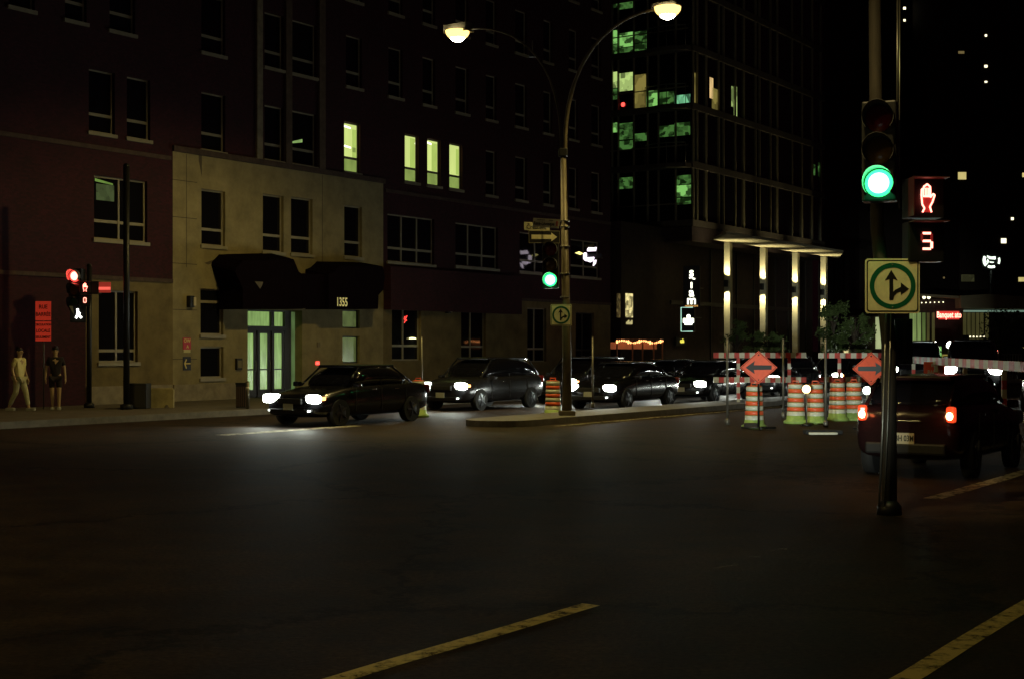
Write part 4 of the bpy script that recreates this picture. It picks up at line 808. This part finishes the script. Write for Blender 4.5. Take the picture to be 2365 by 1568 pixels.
t = thing('bollard', 'thin silver bollard beside the litter bin', 'bollard', (at(572, 905, 40.2).x, 40.2, 0.15), 0); MB().tube([(0, 0, 0), (0, 0, 0.75)], 0.05, 12).build('post', METAL, t); MB().dome((0, 0, 0.75), 0.052, 0.04, axis=(0, 0, 1), seg=12).build('cap', METAL, t); MB().tube([(0, 0, 0.55), (0, 0, 0.62)], 0.053, 12).build('band', WHITE, t)

# ------------------------------------------------------------ people (skin-modifier bodies)
def skin_mesh(name, nodes, edges, mt, parent, sub=1):
    me = bpy.data.meshes.new(name); keys = list(nodes); idx = {k: i for i, k in enumerate(keys)}
    me.from_pydata([nodes[k][0] for k in keys], [(idx[a], idx[b]) for a, b in edges], []); o = bpy.data.objects.new(name, me); col.objects.link(o)
    sk = o.modifiers.new('s', 'SKIN'); sk.use_smooth_shade = True
    lay = me.skin_vertices[0] if me.skin_vertices else None
    for i, k in enumerate(keys):
        r = nodes[k][1]; lay.data[i].radius = r if isinstance(r, tuple) else (r, r); lay.data[i].use_root = (i == 0)
    ss = o.modifiers.new('u', 'SUBSURF'); ss.levels = sub; ss.render_levels = sub
    bpy.context.view_layer.update()
    m2 = bpy.data.meshes.new_from_object(o.evaluated_get(bpy.context.evaluated_depsgraph_get())); bpy.data.objects.remove(o)
    m2.materials.clear(); m2.materials.append(mt); o2 = bpy.data.objects.new(name, m2); col.objects.link(o2); o2.parent = parent
    return o2
def person(loc, rz, label, legs, shirt, trouser, short_legs=False, H=1.72, hair=BLACK, arms=((-.26, .02), (.26, .04)), top_len=0.0):
    t = thing('person', label, 'person', loc, rz); k = H/1.72
    (lf, rf) = legs                       # foot offsets (x, y) for left / right
    N = {'pelvis': ((0, 0, .93), (.13, .10)), 'waist': ((0, 0, 1.08), (.125, .09)), 'chest': ((0, .0, 1.28), (.155, .10)), 'neckb': ((0, 0, 1.43), (.07, .065)), 'neck': ((0, -.01, 1.50), .052), 'chin': ((0, -.02, 1.555), (.068, .075)), 'head': ((0, -.01, 1.63), (.078, .095)), 'crown': ((0, 0, 1.69), (.055, .065))}
    E = [('pelvis', 'waist'), ('waist', 'chest'), ('chest', 'neckb'), ('neckb', 'neck'), ('neck', 'chin'), ('chin', 'head'), ('head', 'crown')]
    for sd, (fx, fy), (ax, ay) in ((-1, lf, arms[0]), (1, rf, arms[1])):
        q = 'L' if sd < 0 else 'R'
        kx, ky = sd*.10*.5+fx*.5, fy*.35-.06
        N.update({q+'hip': ((sd*.095, 0, .86), .088), q+'knee': ((kx, ky, .50), .058), q+'calf': ((kx*.5+fx*.5, ky*.6+fy*.4+.01, .36), .055), q+'ank': ((fx, fy, .10), .038), q+'heel': ((fx, fy+.02, .045), .04), q+'toe': ((fx+.02*sd, fy-.17, .03), .032),
                  q+'sho': ((sd*.17, 0, 1.40), .062), q+'elb': ((ax*.92, .04, 1.13), .042), q+'wri': ((ax, ay-.08, .90), .028), q+'palm': ((ax, ay-.10, .83), (.038, .022))})
        E += [('pelvis', q+'hip'), (q+'hip', q+'knee'), (q+'knee', q+'calf'), (q+'calf', q+'ank'), (q+'ank', q+'heel'), (q+'heel', q+'toe'), ('chest', q+'sho'), (q+'sho', q+'elb'), (q+'elb', q+'wri'), (q+'wri', q+'palm')]
        for j, (oy, ln) in enumerate(((-.030, .075), (-.010, .085), (.010, .08), (.028, .065))):
            N[q+f'f{j}'] = ((ax+.004*j, ay-.10+oy, .80-ln*.4), .010); N[q+f'g{j}'] = ((ax-sd*.014, ay-.105+oy, .80-ln), .008); E += [(q+'palm', q+f'f{j}'), (q+f'f{j}', q+f'g{j}')]
        N[q+'t0'] = ((ax-sd*.01, ay-.15, .825), .011); N[q+'t1'] = ((ax-sd*.015, ay-.165, .79), .009); E += [(q+'palm', q+'t0'), (q+'t0', q+'t1')]
    N = {a: (tuple(c*k for c in v[0]), v[1]) for a, v in N.items()}
    body = skin_mesh('body', N, E, SKIN, t)
    g_ = lambda a, dr: (N[a][0], tuple(r+dr for r in N[a][1]) if isinstance(N[a][1], tuple) else N[a][1]+dr)
    mid = lambda a, b, f, r: (tuple(N[a][0][i]*(1-f)+N[b][0][i]*f for i in range(3)), r)
    sh = {'w': g_('waist', .022), 'p': (N['pelvis'][0][:2]+(.90-top_len,), (.16, .125)), 'c': g_('chest', .02), 'n': g_('neckb', .012)}
    se = [('w', 'p'), ('w', 'c'), ('c', 'n')]
    for q in 'LR':
        sh[q+'s'] = g_(q+'sho', .016); sh[q+'e'] = mid(q+'sho', q+'elb', .75, .062); se += [('c', q+'s'), (q+'s', q+'e')]
    skin_mesh('shirt', sh, se, shirt, t)
    tr = {'p': g_('pelvis', .018)}; te = []
    for q in 'LR':
        tr[q+'h'] = g_(q+'hip', .014)
        if short_legs: tr[q+'k'] = mid(q+'hip', q+'knee', .8, .085); te += [('p', q+'h'), (q+'h', q+'k')]
        else: tr[q+'k'] = g_(q+'knee', .018); tr[q+'c'] = g_(q+'calf', .014); tr[q+'a'] = mid(q+'calf', q+'ank', .85, .058); te += [('p', q+'h'), (q+'h', q+'k'), (q+'k', q+'c'), (q+'c', q+'a')]
    skin_mesh('shorts' if short_legs else 'trousers', tr, te, trouser, t)
    for q, (fx, fy) in (('L', lf), ('R', rf)):
        sg = -1 if q == 'L' else 1; b = MB(); b.box((fx+.01*sg, fy-.06, .045), (.10, .29, .085), bev=.03); b.build('shoe', mat('pale_shoe', (.5, .5, .42), .6), t)
    hb = MB(); bmesh.ops.create_uvsphere(hb.bm, u_segments=14, v_segments=9, radius=1.0)
    for v in hb.bm.verts: v.co = Vector((v.co.x*.088, v.co.y*.105+.018, v.co.z*.085+1.665*k+ (0.02 if v.co.y > 0 else 0)))
    for f in hb.bm.faces: f.smooth = True
    hb.build('hair', hair, t)
    fb = MB(); fb.box((0, -.105, 1.60*k), (.022, .03, .045), bev=.008); fb.build('nose', SKIN, t); fb = MB()
    for s_ in (-1, 1): fb.dome((s_*.03, -.092, 1.625*k), .012, .008, seg=8, rings=3)
    fb.build('eye', mat('eye_dark', (.03, .02, .02), .3), t); MB().box((0, -.098, 1.56*k), (.045, .01, .01)).build('mouth', mat('lips', (.25, .08, .07), .5), t)
    fb = MB()
    for s_ in (-1, 1): fb.box((s_*.082, .005, 1.61*k), (.014, .035, .055), bev=.005)
    fb.build('ear', SKIN, t)
    return t
pA = gp(45, 948, 0.15); person((pA.x, pA.y, 0.15), R(68), 'person in a cream shirt and pale trousers walking at the far left', ((-.07, .30), (.07, -.26)), mat('cream_shirt', (0.80, 0.72, 0.34), .8, var=.1), mat('pale_trousers', (0.52, 0.50, 0.30), .8, var=.15))
pB = gp(128, 946, 0.15); person((pB.x, pB.y, 0.15), R(20), 'person in a dark top and shorts with bare legs beneath the orange notice', ((-.07, .05), (.09, -.04)), mat('dark_top', (0.015, 0.01, 0.012), .9), mat('dark_shorts', (0.02, 0.012, 0.012), .9), short_legs=True, H=1.74)

# ------------------------------------------------------------ cars
def body_loft(name, st, mt, parent, sub=2):
    b = MB(); rings = []
    for x, w_, zb, zt_, tw in st:            # station: x along, half width, bottom z, top z, top half width
        h = zt_-zb
        prof = [(0, zb), (w_*.80, zb), (w_*.97, zb+h*.12), (w_, zb+h*.42), (w_*.985, zb+h*.70), ((w_*.35+tw*.65), zb+h*.93), (tw*.80, zt_), (0, zt_+.012)]
        pts = [(x, y, z) for y, z in prof] + [(x, -y, z) for y, z in reversed(prof[1:-1])]
        rings.append([b.bm.verts.new(p) for p in pts])
    n = len(rings[0])
    for i in range(len(rings)-1):
        for k in range(n): b.bm.faces.new((rings[i][k], rings[i][(k+1) % n], rings[i+1][(k+1) % n], rings[i+1][k]))
    b.bm.faces.new(rings[0]); b.bm.faces.new(list(reversed(rings[-1])))
    for f in b.bm.faces: f.smooth = True
    o = b.build(name, mt, parent)
    md = o.modifiers.new('u', 'SUBSURF'); md.levels = sub; md.render_levels = sub
    bpy.context.view_layer.update(); m2 = bpy.data.meshes.new_from_object(o.evaluated_get(bpy.context.evaluated_depsgraph_get())); o.modifiers.clear(); o.data = m2
    return o
def car(label, paint, kind='sedan', H=1.45, lights='front', plate_txt=None, amber=False, group='cars queueing beyond the median'):
    # local: +x is the front, origin under the middle of the FRONT bumper for queue cars
    t = thing('car', label, 'car', (0, 0, 0), 0, group); Ln, hw = 4.5, .90
    X = lambda f: -f*Ln
    if kind == 'sedan':
        st = [(X(0.0), .70, .28, .62, .62), (X(.03), .83, .22, .74, .72), (X(.12), .89, .20, .84, .78), (X(.27), hw, .20, .95, .80), (X(.45), hw, .20, .98, .82), (X(.70), hw, .20, 1.0, .82), (X(.86), .89, .22, 1.02, .78), (X(.97), .84, .28, .98, .74), (X(1.0), .74, .36, .90, .66)]
        gh = [(X(.27), .76, .90, .94, .70), (X(.40), .76, .90, H-.05, .60), (X(.55), .76, .90, H, .60), (X(.70), .75, .92, H-.04, .58), (X(.87), .70, .92, 1.0, .60)]
    else:
        st = [(X(0.0), .72, .30, .72, .64), (X(.03), .84, .24, .84, .74), (X(.12), .90, .22, .94, .78), (X(.26), hw, .22, 1.02, .80), (X(.50), hw, .22, 1.04, .82), (X(.80), hw, .22, 1.06, .82), (X(.96), .88, .26, 1.04, .80), (X(1.0), .80, .34, .98, .72)]
        gh = [(X(.24), .78, .94, 1.0, .72), (X(.38), .78, .94, H-.05, .62), (X(.55), .78, .94, H, .64), (X(.85), .77, .96, H-.04, .62), (X(.97), .72, .96, 1.06, .62)]
    body = body_loft('body', st, paint, t)
    g_ = body_loft('windows', gh, GLASS, t)
    rf = [(x, w_*1.005 if False else w_, z0, z1, tw) for x, w_, z0, z1, tw in gh[1:-1]]
    b = MB(); 
    b.bm.free(); b = MB()
    zt_ = H-.02; xs_ = [g[0] for g in gh[1:-1]]
    b.box(((xs_[0]+xs_[-1])/2, 0, H-.035), (abs(xs_[0]-xs_[-1])+.25, 1.16, .07), bev=.03); b.build('roof', paint, t)
    for s_ in (-1, 1):
        for f0, f1 in ((gh[0], gh[1]), (gh[-1], gh[-2])): MB().tube([(f0[0], s_*f0[1]*.93, f0[2]+.06), (f1[0], s_*f1[1]*.83, H-.06)], .03, 6).build('pillar', paint, t)
        xm = X(.56); MB().tube([(xm, s_*.765, .95), (xm, s_*.63, H-.05)], .03, 6).build('pillar', paint, t)
    for s_ in (-1, 1):
        for f in (.18, .80):
            wx = X(f); tb = MB(); tb.tube([(wx, s_*.70, .33), (wx, s_*.91, .33)], .33, 24); tb.build('arch_shadow', RUB, t) if False else None
            wh = MB(); wh.tube([(wx, s_*.72, .32), (wx, s_*.915, .32)], [.32, .32], 24); wo = wh.build('wheel', RUB, t)
            rb = MB(); rb.dome((wx, s_*.905, .32), .21, .02, axis=(0, s_, 0), seg=18)
            for k in range(5): a = k*1.2566; rb.box((wx+.11*math.cos(a), s_*.93, .32+.11*math.sin(a)), (.2, .02, .035), ry=-a)
            rb.build('rim', RIM, wo)
        mb_ = MB(); mb_.box((X(.30), s_*.97, .98), (.16, .18, .12), bev=.035); mb_.build('mirror', paint, t)
        for f in (.46, .66): MB().box((X(f), s_*.905, .86), (.16, .02, .025), bev=.006).build('door_handle', CHROME, t)
        for f in (.31, .53, .75): MB().box((X(f), s_*.897, .62), (.008, .014, .55)).build('door_gap', RUB, t)
    fz = .66 if kind == 'sedan' else .74
    b = MB(); b.box((X(0)+.0, 0, fz-.06), (.06, .75, .14), bev=.02); b.build('grille', RUB, t)
    b = MB(); b.box((X(0)+.02, 0, .36), (.06, 1.2, .12), bev=.02); b.build('bumper', BLACK, t)
    MB().box((X(0)+.055, 0, .47), (.01, .31, .15)).build('number_plate', mat('plate', (.4, .42, .38), .5), t)
    for s_ in (-1, 1):
        lm = E_HEAD if lights == 'front' else mat('headlight_off', (.3, .3, .3), .2)
        b = MB(); b.box((X(.022), s_*.66, fz), (.24, .42, .21), rz=-s_*.35, bev=.08); hl = b.build('headlight', lm, t)
        if amber and s_ > 0:
            b = MB(); b.box((X(.05), s_*.835, fz+.01), (.16, .06, .08), rz=-s_*.2, bev=.02); b.build('indicator', E_AMB, hl)
        b = MB(); b.box((X(.0)+.02, s_*.58, .38), (.05, .16, .045), bev=.015); b.build('fog_light', E_FOG if lights == 'front' else lm, t)
        if lights == 'front': lamp('SPOT', (X(0)+.22, s_*.64, fz), 120, (.92, 1, .88), .06, t, aim=(1, 0, -.10), angle=140, blend=.95, name='headlight_beam')
        tz = .82 if kind == 'sedan' else .90
        b = MB(); b.box((X(.985), s_*.72, tz), (.10, .15 if lights == 'rear' else .22, .22), rz=s_*.3, bev=.04); tl = b.build('tail_light', mat('tail_glowing', (.4, .03, .01), .2, emit=(1, .08, .02), es=.9) if lights == 'rear' else REDL, t)
        if lights == 'rear':
            b = MB(); b.dome((X(1.0)-.0, s_*.71, tz-.02), .055, .05, axis=(-1, 0, 0), seg=14); b.build('lit_core', E_TAILC, tl)
            lamp('POINT', (X(1.0)-.2, s_*.68, tz), 1.6, (1, .2, .06), .05, t, name='tail_glow')
    b = MB(); b.box((X(1.0)-.0, 0, .42), (.08, 1.3, .16), bev=.03); b.build('rear_bumper', BLACK, t)
    rp = MB(); rp.box((X(1.0)-.03, -.0, .56 if kind != 'sedan' else .52), (.01, .31, .155)); rpo = rp.build('rear_plate', mat('plate_yel', (.55, .52, .36), .5), t)
    if plate_txt:
        text_mesh('plate_lettering', plate_txt, .115, BLACKS, rpo, (X(1.0)-.038, 0, .56), rot=(R(90), 0, R(-90)), sx=.8, bold=.002)
        text_mesh('badge', 'S U V E R A', .05, CHROME, t, (X(1.0)-.012, .0, .80), rot=(R(90), 0, R(-90))) if False else None
        MB().box((X(1.0)+.0, 0, .80), (.02, .5, .02), bev=.004).build('chrome_strip', CHROME, t)
    return t
def place(c, s, m, rev=True, dr=0.0): c.location = W(s, m, 0); c.rotation_euler = (0, 0, PHI + (math.pi if rev else 0) + dr)
# leading car and the rest of the queue: they face us, along -s
def SP(P): return SU*P[0]+CU*P[1], -CU*P[0]+SU*P[1]
s1, m1 = SP((-5.30, 33.9))
c1 = car('black car leading the queue nearest the camera with both headlights glaring', PAINT[0], 'sedan', 1.45, amber=True); place(c1, s1, m1)
c2 = car('dark car second in the queue with an amber indicator, left of the lamp post', PAINT[1], 'suv', 1.58, amber=True); place(c2, 34.3, 25.2)
c3 = car('dark car with white headlights just right of the median lamp post', PAINT[0], 'sedan', 1.45); place(c3, 37.4, 21.9)
def dup(src, s, m, label): c = copy_tree(src); c['label'] = label; place(c, s, m); return c
dup(c2, 40.6, 25.2, 'tall dark car behind the indicator car, mostly hidden by the lamp post')
dup(c3, 43.6, 21.9, 'dark car queueing behind the one right of the lamp post, headlights on')
dup(c3, 46.8, 25.2, 'low dark car on the kerb side lane of the queue, third from the front')
dup(c2, 49.9, 21.9, 'tall car with headlights behind the left end of the striped barricade')
dup(c3, 53.0, 25.2, 'last visible low car of the kerb side lane')
dup(c2, 56.5, 21.9, 'tall car with headlights seen between the striped drums')
dup(c3, 63.0, 21.9, 'distant low car at the tail of the queue, right of the drums')
fa = at(2110, 850, 80); fb_ = at(2232, 850, 78)
cf = copy_tree(c3); cf['label'] = 'far oncoming car whose glare shows above the parked car, left of its neighbour'; cf.location = (at(2125, 850, 55).x, 56, 0); cf.rotation_euler = (0, 0, R(-108)); cf.scale = (1.5, 1.25, 1.5)
cf = copy_tree(c2); cf['label'] = 'far oncoming tall car with dazzling headlights by the striped rail'; cf.location = (at(2246, 850, 53).x, 53, 0); cf.rotation_euler = (0, 0, R(-108)); cf.scale = (1.5, 1.2, 1.4)
# near car seen from behind at the right
cr = car('dark hatchback seen from behind at the right, brake lights glowing', PAINT[2], 'suv', 1.42, lights='rear', plate_txt='BH 03M', group=None)
sr, mr = SP((5.66, 20.2)); cr.scale = (0.80, 0.89, 1.03); cr.location = W(sr+4.5*0.80, mr+0.08, 0); cr.rotation_euler = (0, 0, PHI)

cr2 = copy_tree(cr); cr2['label'] = 'second car seen from behind beyond the long barricade, red tail lights lit'; cr2['group'] = 'cars queueing beyond the median'; cr2.location = (at(2335, 850, 44).x+1.2, 44, 0); cr2.rotation_euler = (0, 0, R(70))
# a lamp copy and a car, both added unseen just outside the frame: they light the near asphalt and the works
l2 = copy_tree(main_lamp); l2['label'] = 'added unseen twin of the double armed lamp, beyond the left edge'; l2.location = W(-2.5, 19.0, 0)
for ch in l2.children:
    if ch.type == 'LIGHT': ch.data = ch.data.copy(); ch.data.energy = 1300; ch.data.spot_size = R(165); ch.data.spot_blend = 0.3; ch.rotation_euler = (0, 0, 0)
wc = copy_tree(c3); wc['label'] = 'added unseen car behind the viewpoint, its narrow headlight beams lighting the road works'; wc.location = (-3.2, -3.0, 0); wc.rotation_euler = (0, 0, R(90-15.2))
for ch in wc.children:
    if ch.type == 'LIGHT':
        ch.data = ch.data.copy(); ch.data.energy = 19000; ch.data.spot_size = R(10.2); ch.data.spot_blend = 0.9; ch.rotation_euler = Vector((1, -0.0, 0.024)).to_track_quat('-Z', 'Y').to_euler()  # narrow strong beams, there to brighten the drums and signs
# ------------------------------------------------------------ works: drums, diamonds, barricades
def drum(Pb, label):
    t = thing('traffic_drum', label, 'traffic drum', (Pb.x, Pb.y, 0), 0, 'striped drums around the road works')
    MB().tube([(0, 0, 0), (0, 0, .06), (0, 0, .10), (0, 0, .20)], [.30, .30, .235, .225], 24).build('base', DRUMG, t)
    z = .201; r = .222; bm = bmesh.new(); sec = []
    for i in range(7):
        h = .112; sec += [(z, r, 0 if i % 2 == 0 else 1), (z+h-.018, r-.004, 2), (z+h-.016, r-.014, 2), (z+h-.002, r-.014, 2)]; z += h; r -= .006
    sec.append((z, r, 1)); rg = [[bm.verts.new((rr*math.cos(R(15*k)), rr*math.sin(R(15*k)), zz)) for k in range(24)] for zz, rr, _ in sec]
    for i in range(len(rg)-1):
        for k in range(24):
            f = bm.faces.new((rg[i][k], rg[i][(k+1) % 24], rg[i+1][(k+1) % 24], rg[i+1][k])); f.material_index = sec[i][2]; f.smooth = True
    me = bpy.data.meshes.new('drum_body'); bm.to_mesh(me); bm.free()
    for m in (DRUMW, DRUMO, mat('groove_green', (.16, .22, .05), .6)): me.materials.append(m)  # groove green carries the same light cast as the base
    o = bpy.data.objects.new('drum_body', me); col.objects.link(o); o.parent = t
    MB().dome((0, 0, z-.012), r, .03, axis=(0, 0, 1)).build('lid', DRUMO, t)
    b = MB(); b.tube([(-.07, 0, z), (-.07, 0, z+.07), (.07, 0, z+.07), (.07, 0, z)], .014, 6); b.build('handle', DRUMO, t)
    return t
d0 = drum(gp(1742, 988), 'nearest striped drum, under the left pointing diamond sign')
for x, y, lb in ((1838, 977, 'striped drum second from the left'), (1883, 978, 'striped drum third from the left, the middle one'), (1934, 971, 'striped drum fourth from the left'), (1972, 970, 'rightmost striped drum, beside the hatchback')):
    c = copy_tree(d0); c['label'] = lb; P = gp(x, y); c.location = (P.x, P.y, 0)
for x, y, lb in ((966, 962, 'striped drum glimpsed between the first two queueing cars'), (1277, 962, 'striped drum just left of the median lamp post foot')):
    c = copy_tree(d0); c['label'] = lb; P = gp(x, y); c.location = (P.x, P.y, 0)
def diamond(x, y, Y, dr, label):
    p = at(x, y, Y); t = thing('diamond_sign', label, 'road works sign', (p.x, Y, 0), 0, 'orange diamond detour signs'); h = .43; z = p.z
    MB().prism([(-h, z), (0, z-h*.88), (h, z), (0, z+h*.88)], -.006, 0).build('plate', ORANGE, t)
    b = MB(); k = .93
    for (x0, z0), (x1, z1) in (((-h*k, 0), (0, -h*.88*k)), ((0, -h*.88*k), (h*k, 0)), ((h*k, 0), (0, h*.88*k)), ((0, h*.88*k), (-h*k, 0))): b.tube([(x0, -.008, z+z0), (x1, -.008, z+z1)], .005, 4)
    b.dome((0, -.007, z+h*.66), .02, .008, seg=8, rings=3); b.dome((0, -.007, z-h*.66), .015, .008, seg=8, rings=3); b.build('border', BLACKS, t)
    a = [(-.30, 0), (-.09, .15), (-.11, .055), (.30, .05), (.30, -.05), (-.11, -.055), (-.09, -.15)]; b = MB(); b.prism([(dr*q[0], z+q[1]) for q in a], -.011, -.0062); b.build('arrow', BLACKS if dr > 0 else mat('arrow_grey', (.06, .075, .075), .5), t)
    b = MB(); b.tube([(0, .03, .05), (0, .03, z-h*.7)], .02, 8); b.tube([(-.4, .03, .04), (.4, .03, .04)], .025, 6); b.tube([(0, -.35, .04), (0, .4, .04)], .025, 6); b.build('stand', BLACK, t)
    b = MB(); b.box((-.15, .2, .09), (.3, .2, .1), bev=.04); b.build('sandbag', mat('sandbag', (.03, .025, .02), .9), t)
diamond(1752, 848, 32.7, 1, 'orange diamond sign with a black arrow pointing left, above the nearest drum'); diamond(2012, 851, 32.4, -1, 'orange diamond sign with arrow pointing right, half hidden by the near pole')
def rail(t, P0, P1, z, h, n, start=0, name='rail', th=.03):
    P0, P1 = Vector(P0), Vector(P1); d = (P1-P0); Ln = d.length; d.normalize(); rz = math.atan2(d.y, d.x); st_ = Ln/n
    nrm = Vector((-d.y, d.x, 0))*th/2; hz = Vector((0, 0, h/2)); pts = [P0+d*st_*i+Vector((0, 0, z)) for i in range(n+1)]
    striped('rail', pts, (REDP, WHITE) if start % 2 == 0 else (WHITE, REDP), t, [nrm+hz, nrm-hz, -nrm-hz, -nrm+hz])
def barricade(x0, Y0, x1, Y1, ztop, zbot, n, label, posts, h=.17, start=0):
    A = at(x0, 800, Y0); B = at(x1, 800, Y1); t = thing('barricade', label, 'barricade', (0, 0, 0), 0, 'red and white striped barricades'); t.location = (A.x, A.y, 0)
    a = Vector((0, 0, 0)); b_ = Vector((B.x-A.x, B.y-A.y, 0))
    rail(t, a, b_, ztop, h, n, start); rail(t, a, b_, zbot, h, n, start+1)
    for q in posts:
        c = a+(b_-a)*q; pb = MB()
        for k in range(5):
            pass
        zs_ = [.055]
        while zs_[-1] < ztop-h/2-.02: zs_.append(min(zs_[-1]+.19, ztop-h/2-.004))
        striped('post', [(c.x, c.y+.05, z) for z in zs_], (WHITE, REDP), t, [(-.05, -.02, 0), (.05, -.02, 0), (.05, .02, 0), (-.05, .02, 0)])
        f = MB(); f.box((c.x, c.y+.04, .03), (.5, .6, .05)); f.build('foot', BLACK, t)
    return t
barricade(1648, 45.5, 1862, 45.5, 1.64, .86, 18, 'striped barricade behind the left pointing diamond sign', (.27, .82))
barricade(1890, 46, 2040, 46, 1.63, .86, 12, 'striped barricade behind the right pointing diamond sign', (.33,), start=1)
rb_ = barricade(2102, 46, 2420, 25.5, 1.50, .52, 34, 'long striped barricade running toward the right edge behind the hatchback', (.05, .3, .55, .8), h=.20)
pbx = at(2158, 853, 40.5); t = thing('closed_street_sign', 'small orange red sign with pale letters BARRÉE on the long barricade', 'sign', (pbx.x, 40.5, pbx.z), R(-40)); t.rotation_euler = (0, 0, 0)
MB().bx(-.30, .30, -.01, 0, -.17, .22).build('board', ORANGE, t); text_mesh('lettering', 'BARRÉE', .17, WHITE, t, (.02, -.014, -.08), sx=.75, bold=.003); text_mesh('lettering', 'RUE', .13, WHITE, t, (.0, -.014, .12), sx=.8, bold=.003); MB().tube([(0, .02, -pbx.z), (0, .02, -.17)], .02, 6).build('post', METAL, t)
for x, Y, yt, lb in ((1680, 34.5, 690, 'thin grey post left of the nearest drum'), (1809, 38, 690, 'thin grey post between the first two drums'), (1907, 33.6, 640, 'thin grey post between the third and fourth drums'), (974, 40.6, 740, 'thin metal post on the far pavement by the pendant lamp window'), (1809-440, 41, 740, 'thin metal post just right of the median lamp post')):
    simple_pole(x, Y, 785 if x > 1500 else yt+40, .03, lb, name='thin_post', m=METAL, z0=.0 if x > 1500 else .15)
for x, y, Y, c_, lb in ((1863, 898, 34.2, (1, .62, .22), 'amber warning lamp glowing between the second and third drums'), (2003, 901, 35.0, (.9, 1, .85), 'white warning lamp glowing left of the hatchback')):
    p = at(x, y, Y); t = thing('warning_lamp', lb, 'warning lamp', (p.x, Y, 0), 0); MB().tube([(0, 0, 0), (0, 0, .05), (0, 0, .06)], [.13, .12, .02], 12).build('base', BLACK, t); MB().tube([(0, 0, .05), (0, 0, p.z-.09)], .018, 8).build('post', METAL, t)
    b = MB(); b.tube([(0, .03, p.z), (0, .07, p.z)], .12, 20); b.build('casing', BLACK, t); b = MB(); b.dome((0, .03, p.z), .10, .06); b.build('lens', mat('warning_lens_amber' if x < 1900 else 'warning_lens_white', c_, .3, emit=c_, es=9), t)
# small feet / sandbags on the road
P = gp(1905, 1003); t = thing('sign_base', 'black rubber base block with pale feet on the road before the drums', 'sign base', (P.x, P.y, 0), 0); MB().box((0, .2, .05), (.8, .35, .09), bev=.02).build('block', RUB, t); MB().box((-.05, -.05, .03), (.62, .10, .05), bev=.02).build('foot', WHITE, t)

# ------------------------------------------------------------ small far street furniture: lamps, signals
def far_lamp(x, y, Y, m, r, label):
    p = at(x, y, Y); t = thing('street_lamp', label, 'street lamp', (p.x, Y, 0), 0); MB().tube([(0, 0, 0), (0, 0, p.z-r)], .05, 8).build('shaft', BLACK, t)
    b = MB(); bmesh.ops.create_uvsphere(b.bm, u_segments=14, v_segments=10, radius=r, matrix=Matrix.Translation((0, 0, p.z))); b.build('globe', m, t); return t
far_lamp(2195, 797, 88, mat('globe', (1, 1, .9), .4, emit=(1, 1, .85), es=10), .24, 'bright white globe lamp above the barricade at the right')
far_lamp(2253, 797, 90, mat('yel_lamp', (1, .9, .3), .4, emit=(1, .85, .25), es=3), .14, 'yellow lamp right of the distant green signal')
far_lamp(2240, 811, 86, MATS['yel_lamp'], .10, 'small yellow lamp under the distant green signal')
for x, y, m, r_, lb in ((2268, 812, MATS['yel_lamp'], .09, 'third small yellow lamp in the row right of the distant green signal'), (2303, 811, E_REDC, .12, 'small red lamp on a pole beneath the dark round tree'), (2362, 806, MATS['yel_lamp'], .10, 'small yellow lamp at the very right edge, over the pale railing'), (2160, 790, MATS['globe'], .05, 'tiny white lamp left of the globe lamp')): far_lamp(x, y, 84, m, r_, lb)
for x, m, lb, lt in ((2232, E_GREEN, 'distant green traffic light right of the globe lamp', 'g'), (2292, E_RED, 'distant red traffic light before the dark round tree', 'r')):
    p = at(x, 803 if lt == 'g' else 797, 95); t = thing('traffic_light', lb, 'traffic light', (p.x, 95, 0), 0)
    MB().tube([(0, .2, 0), (0, .2, p.z+.5)], .06, 8).build('shaft', BLACK, t); MB().bx(-.2, .2, .0, .18, p.z-.25, p.z+.85).build('housing', BLACK, t); MB().dome((0, -.002, p.z), .19, .06, seg=14).build('lens', m, t)
b = MB()
t = thing('street_clutter_wall', 'low lit shop window row far behind the barricade', 'shop window', (at(2205, 820, 100).x, 100, 0), 0)
for i, (x, y0, y1, w_, m) in enumerate(((2173, 800, 832, 3, G1), (2215, 808, 830, 10, mat('blue_glow', (.2, .3, .8), .4, emit=(.25, .4, 1), es=.9)), (2186, 818, 832, 14, AM), (2205, 812, 828, 8, G3), (2245, 815, 835, 40, G3))):
    q = 100/F; MB().bx((x-2205-w_/2)*q, (x-2205+w_/2)*q, 0, .3, CAMH-(y1-805)*q, CAMH-(y0-805)*q).build('lit_window', m, t)
MB().bx(-42*100/F, 80*100/F, .31, 1, 0, CAMH).build('wall', PODM, t)
t = thing('fence', 'pale upright railing far off beneath the dark round tree', 'fence', (at(2320, 820, 82).x, 82, 0), 0)
b = MB()
for k in range(30): b.tube([((k-15)*.16, 0, .1), ((k-15)*.16, 0, 1.85-.35)], .02 if k % 4 else .04, 5)
b.build('bars', mat('rail_pale', (.4, .42, .36), .5), t); MB().bx(-2.5, 2.5, -.03, .03, 1.50, 1.56).build('top_rail', MATS['rail_pale'], t)
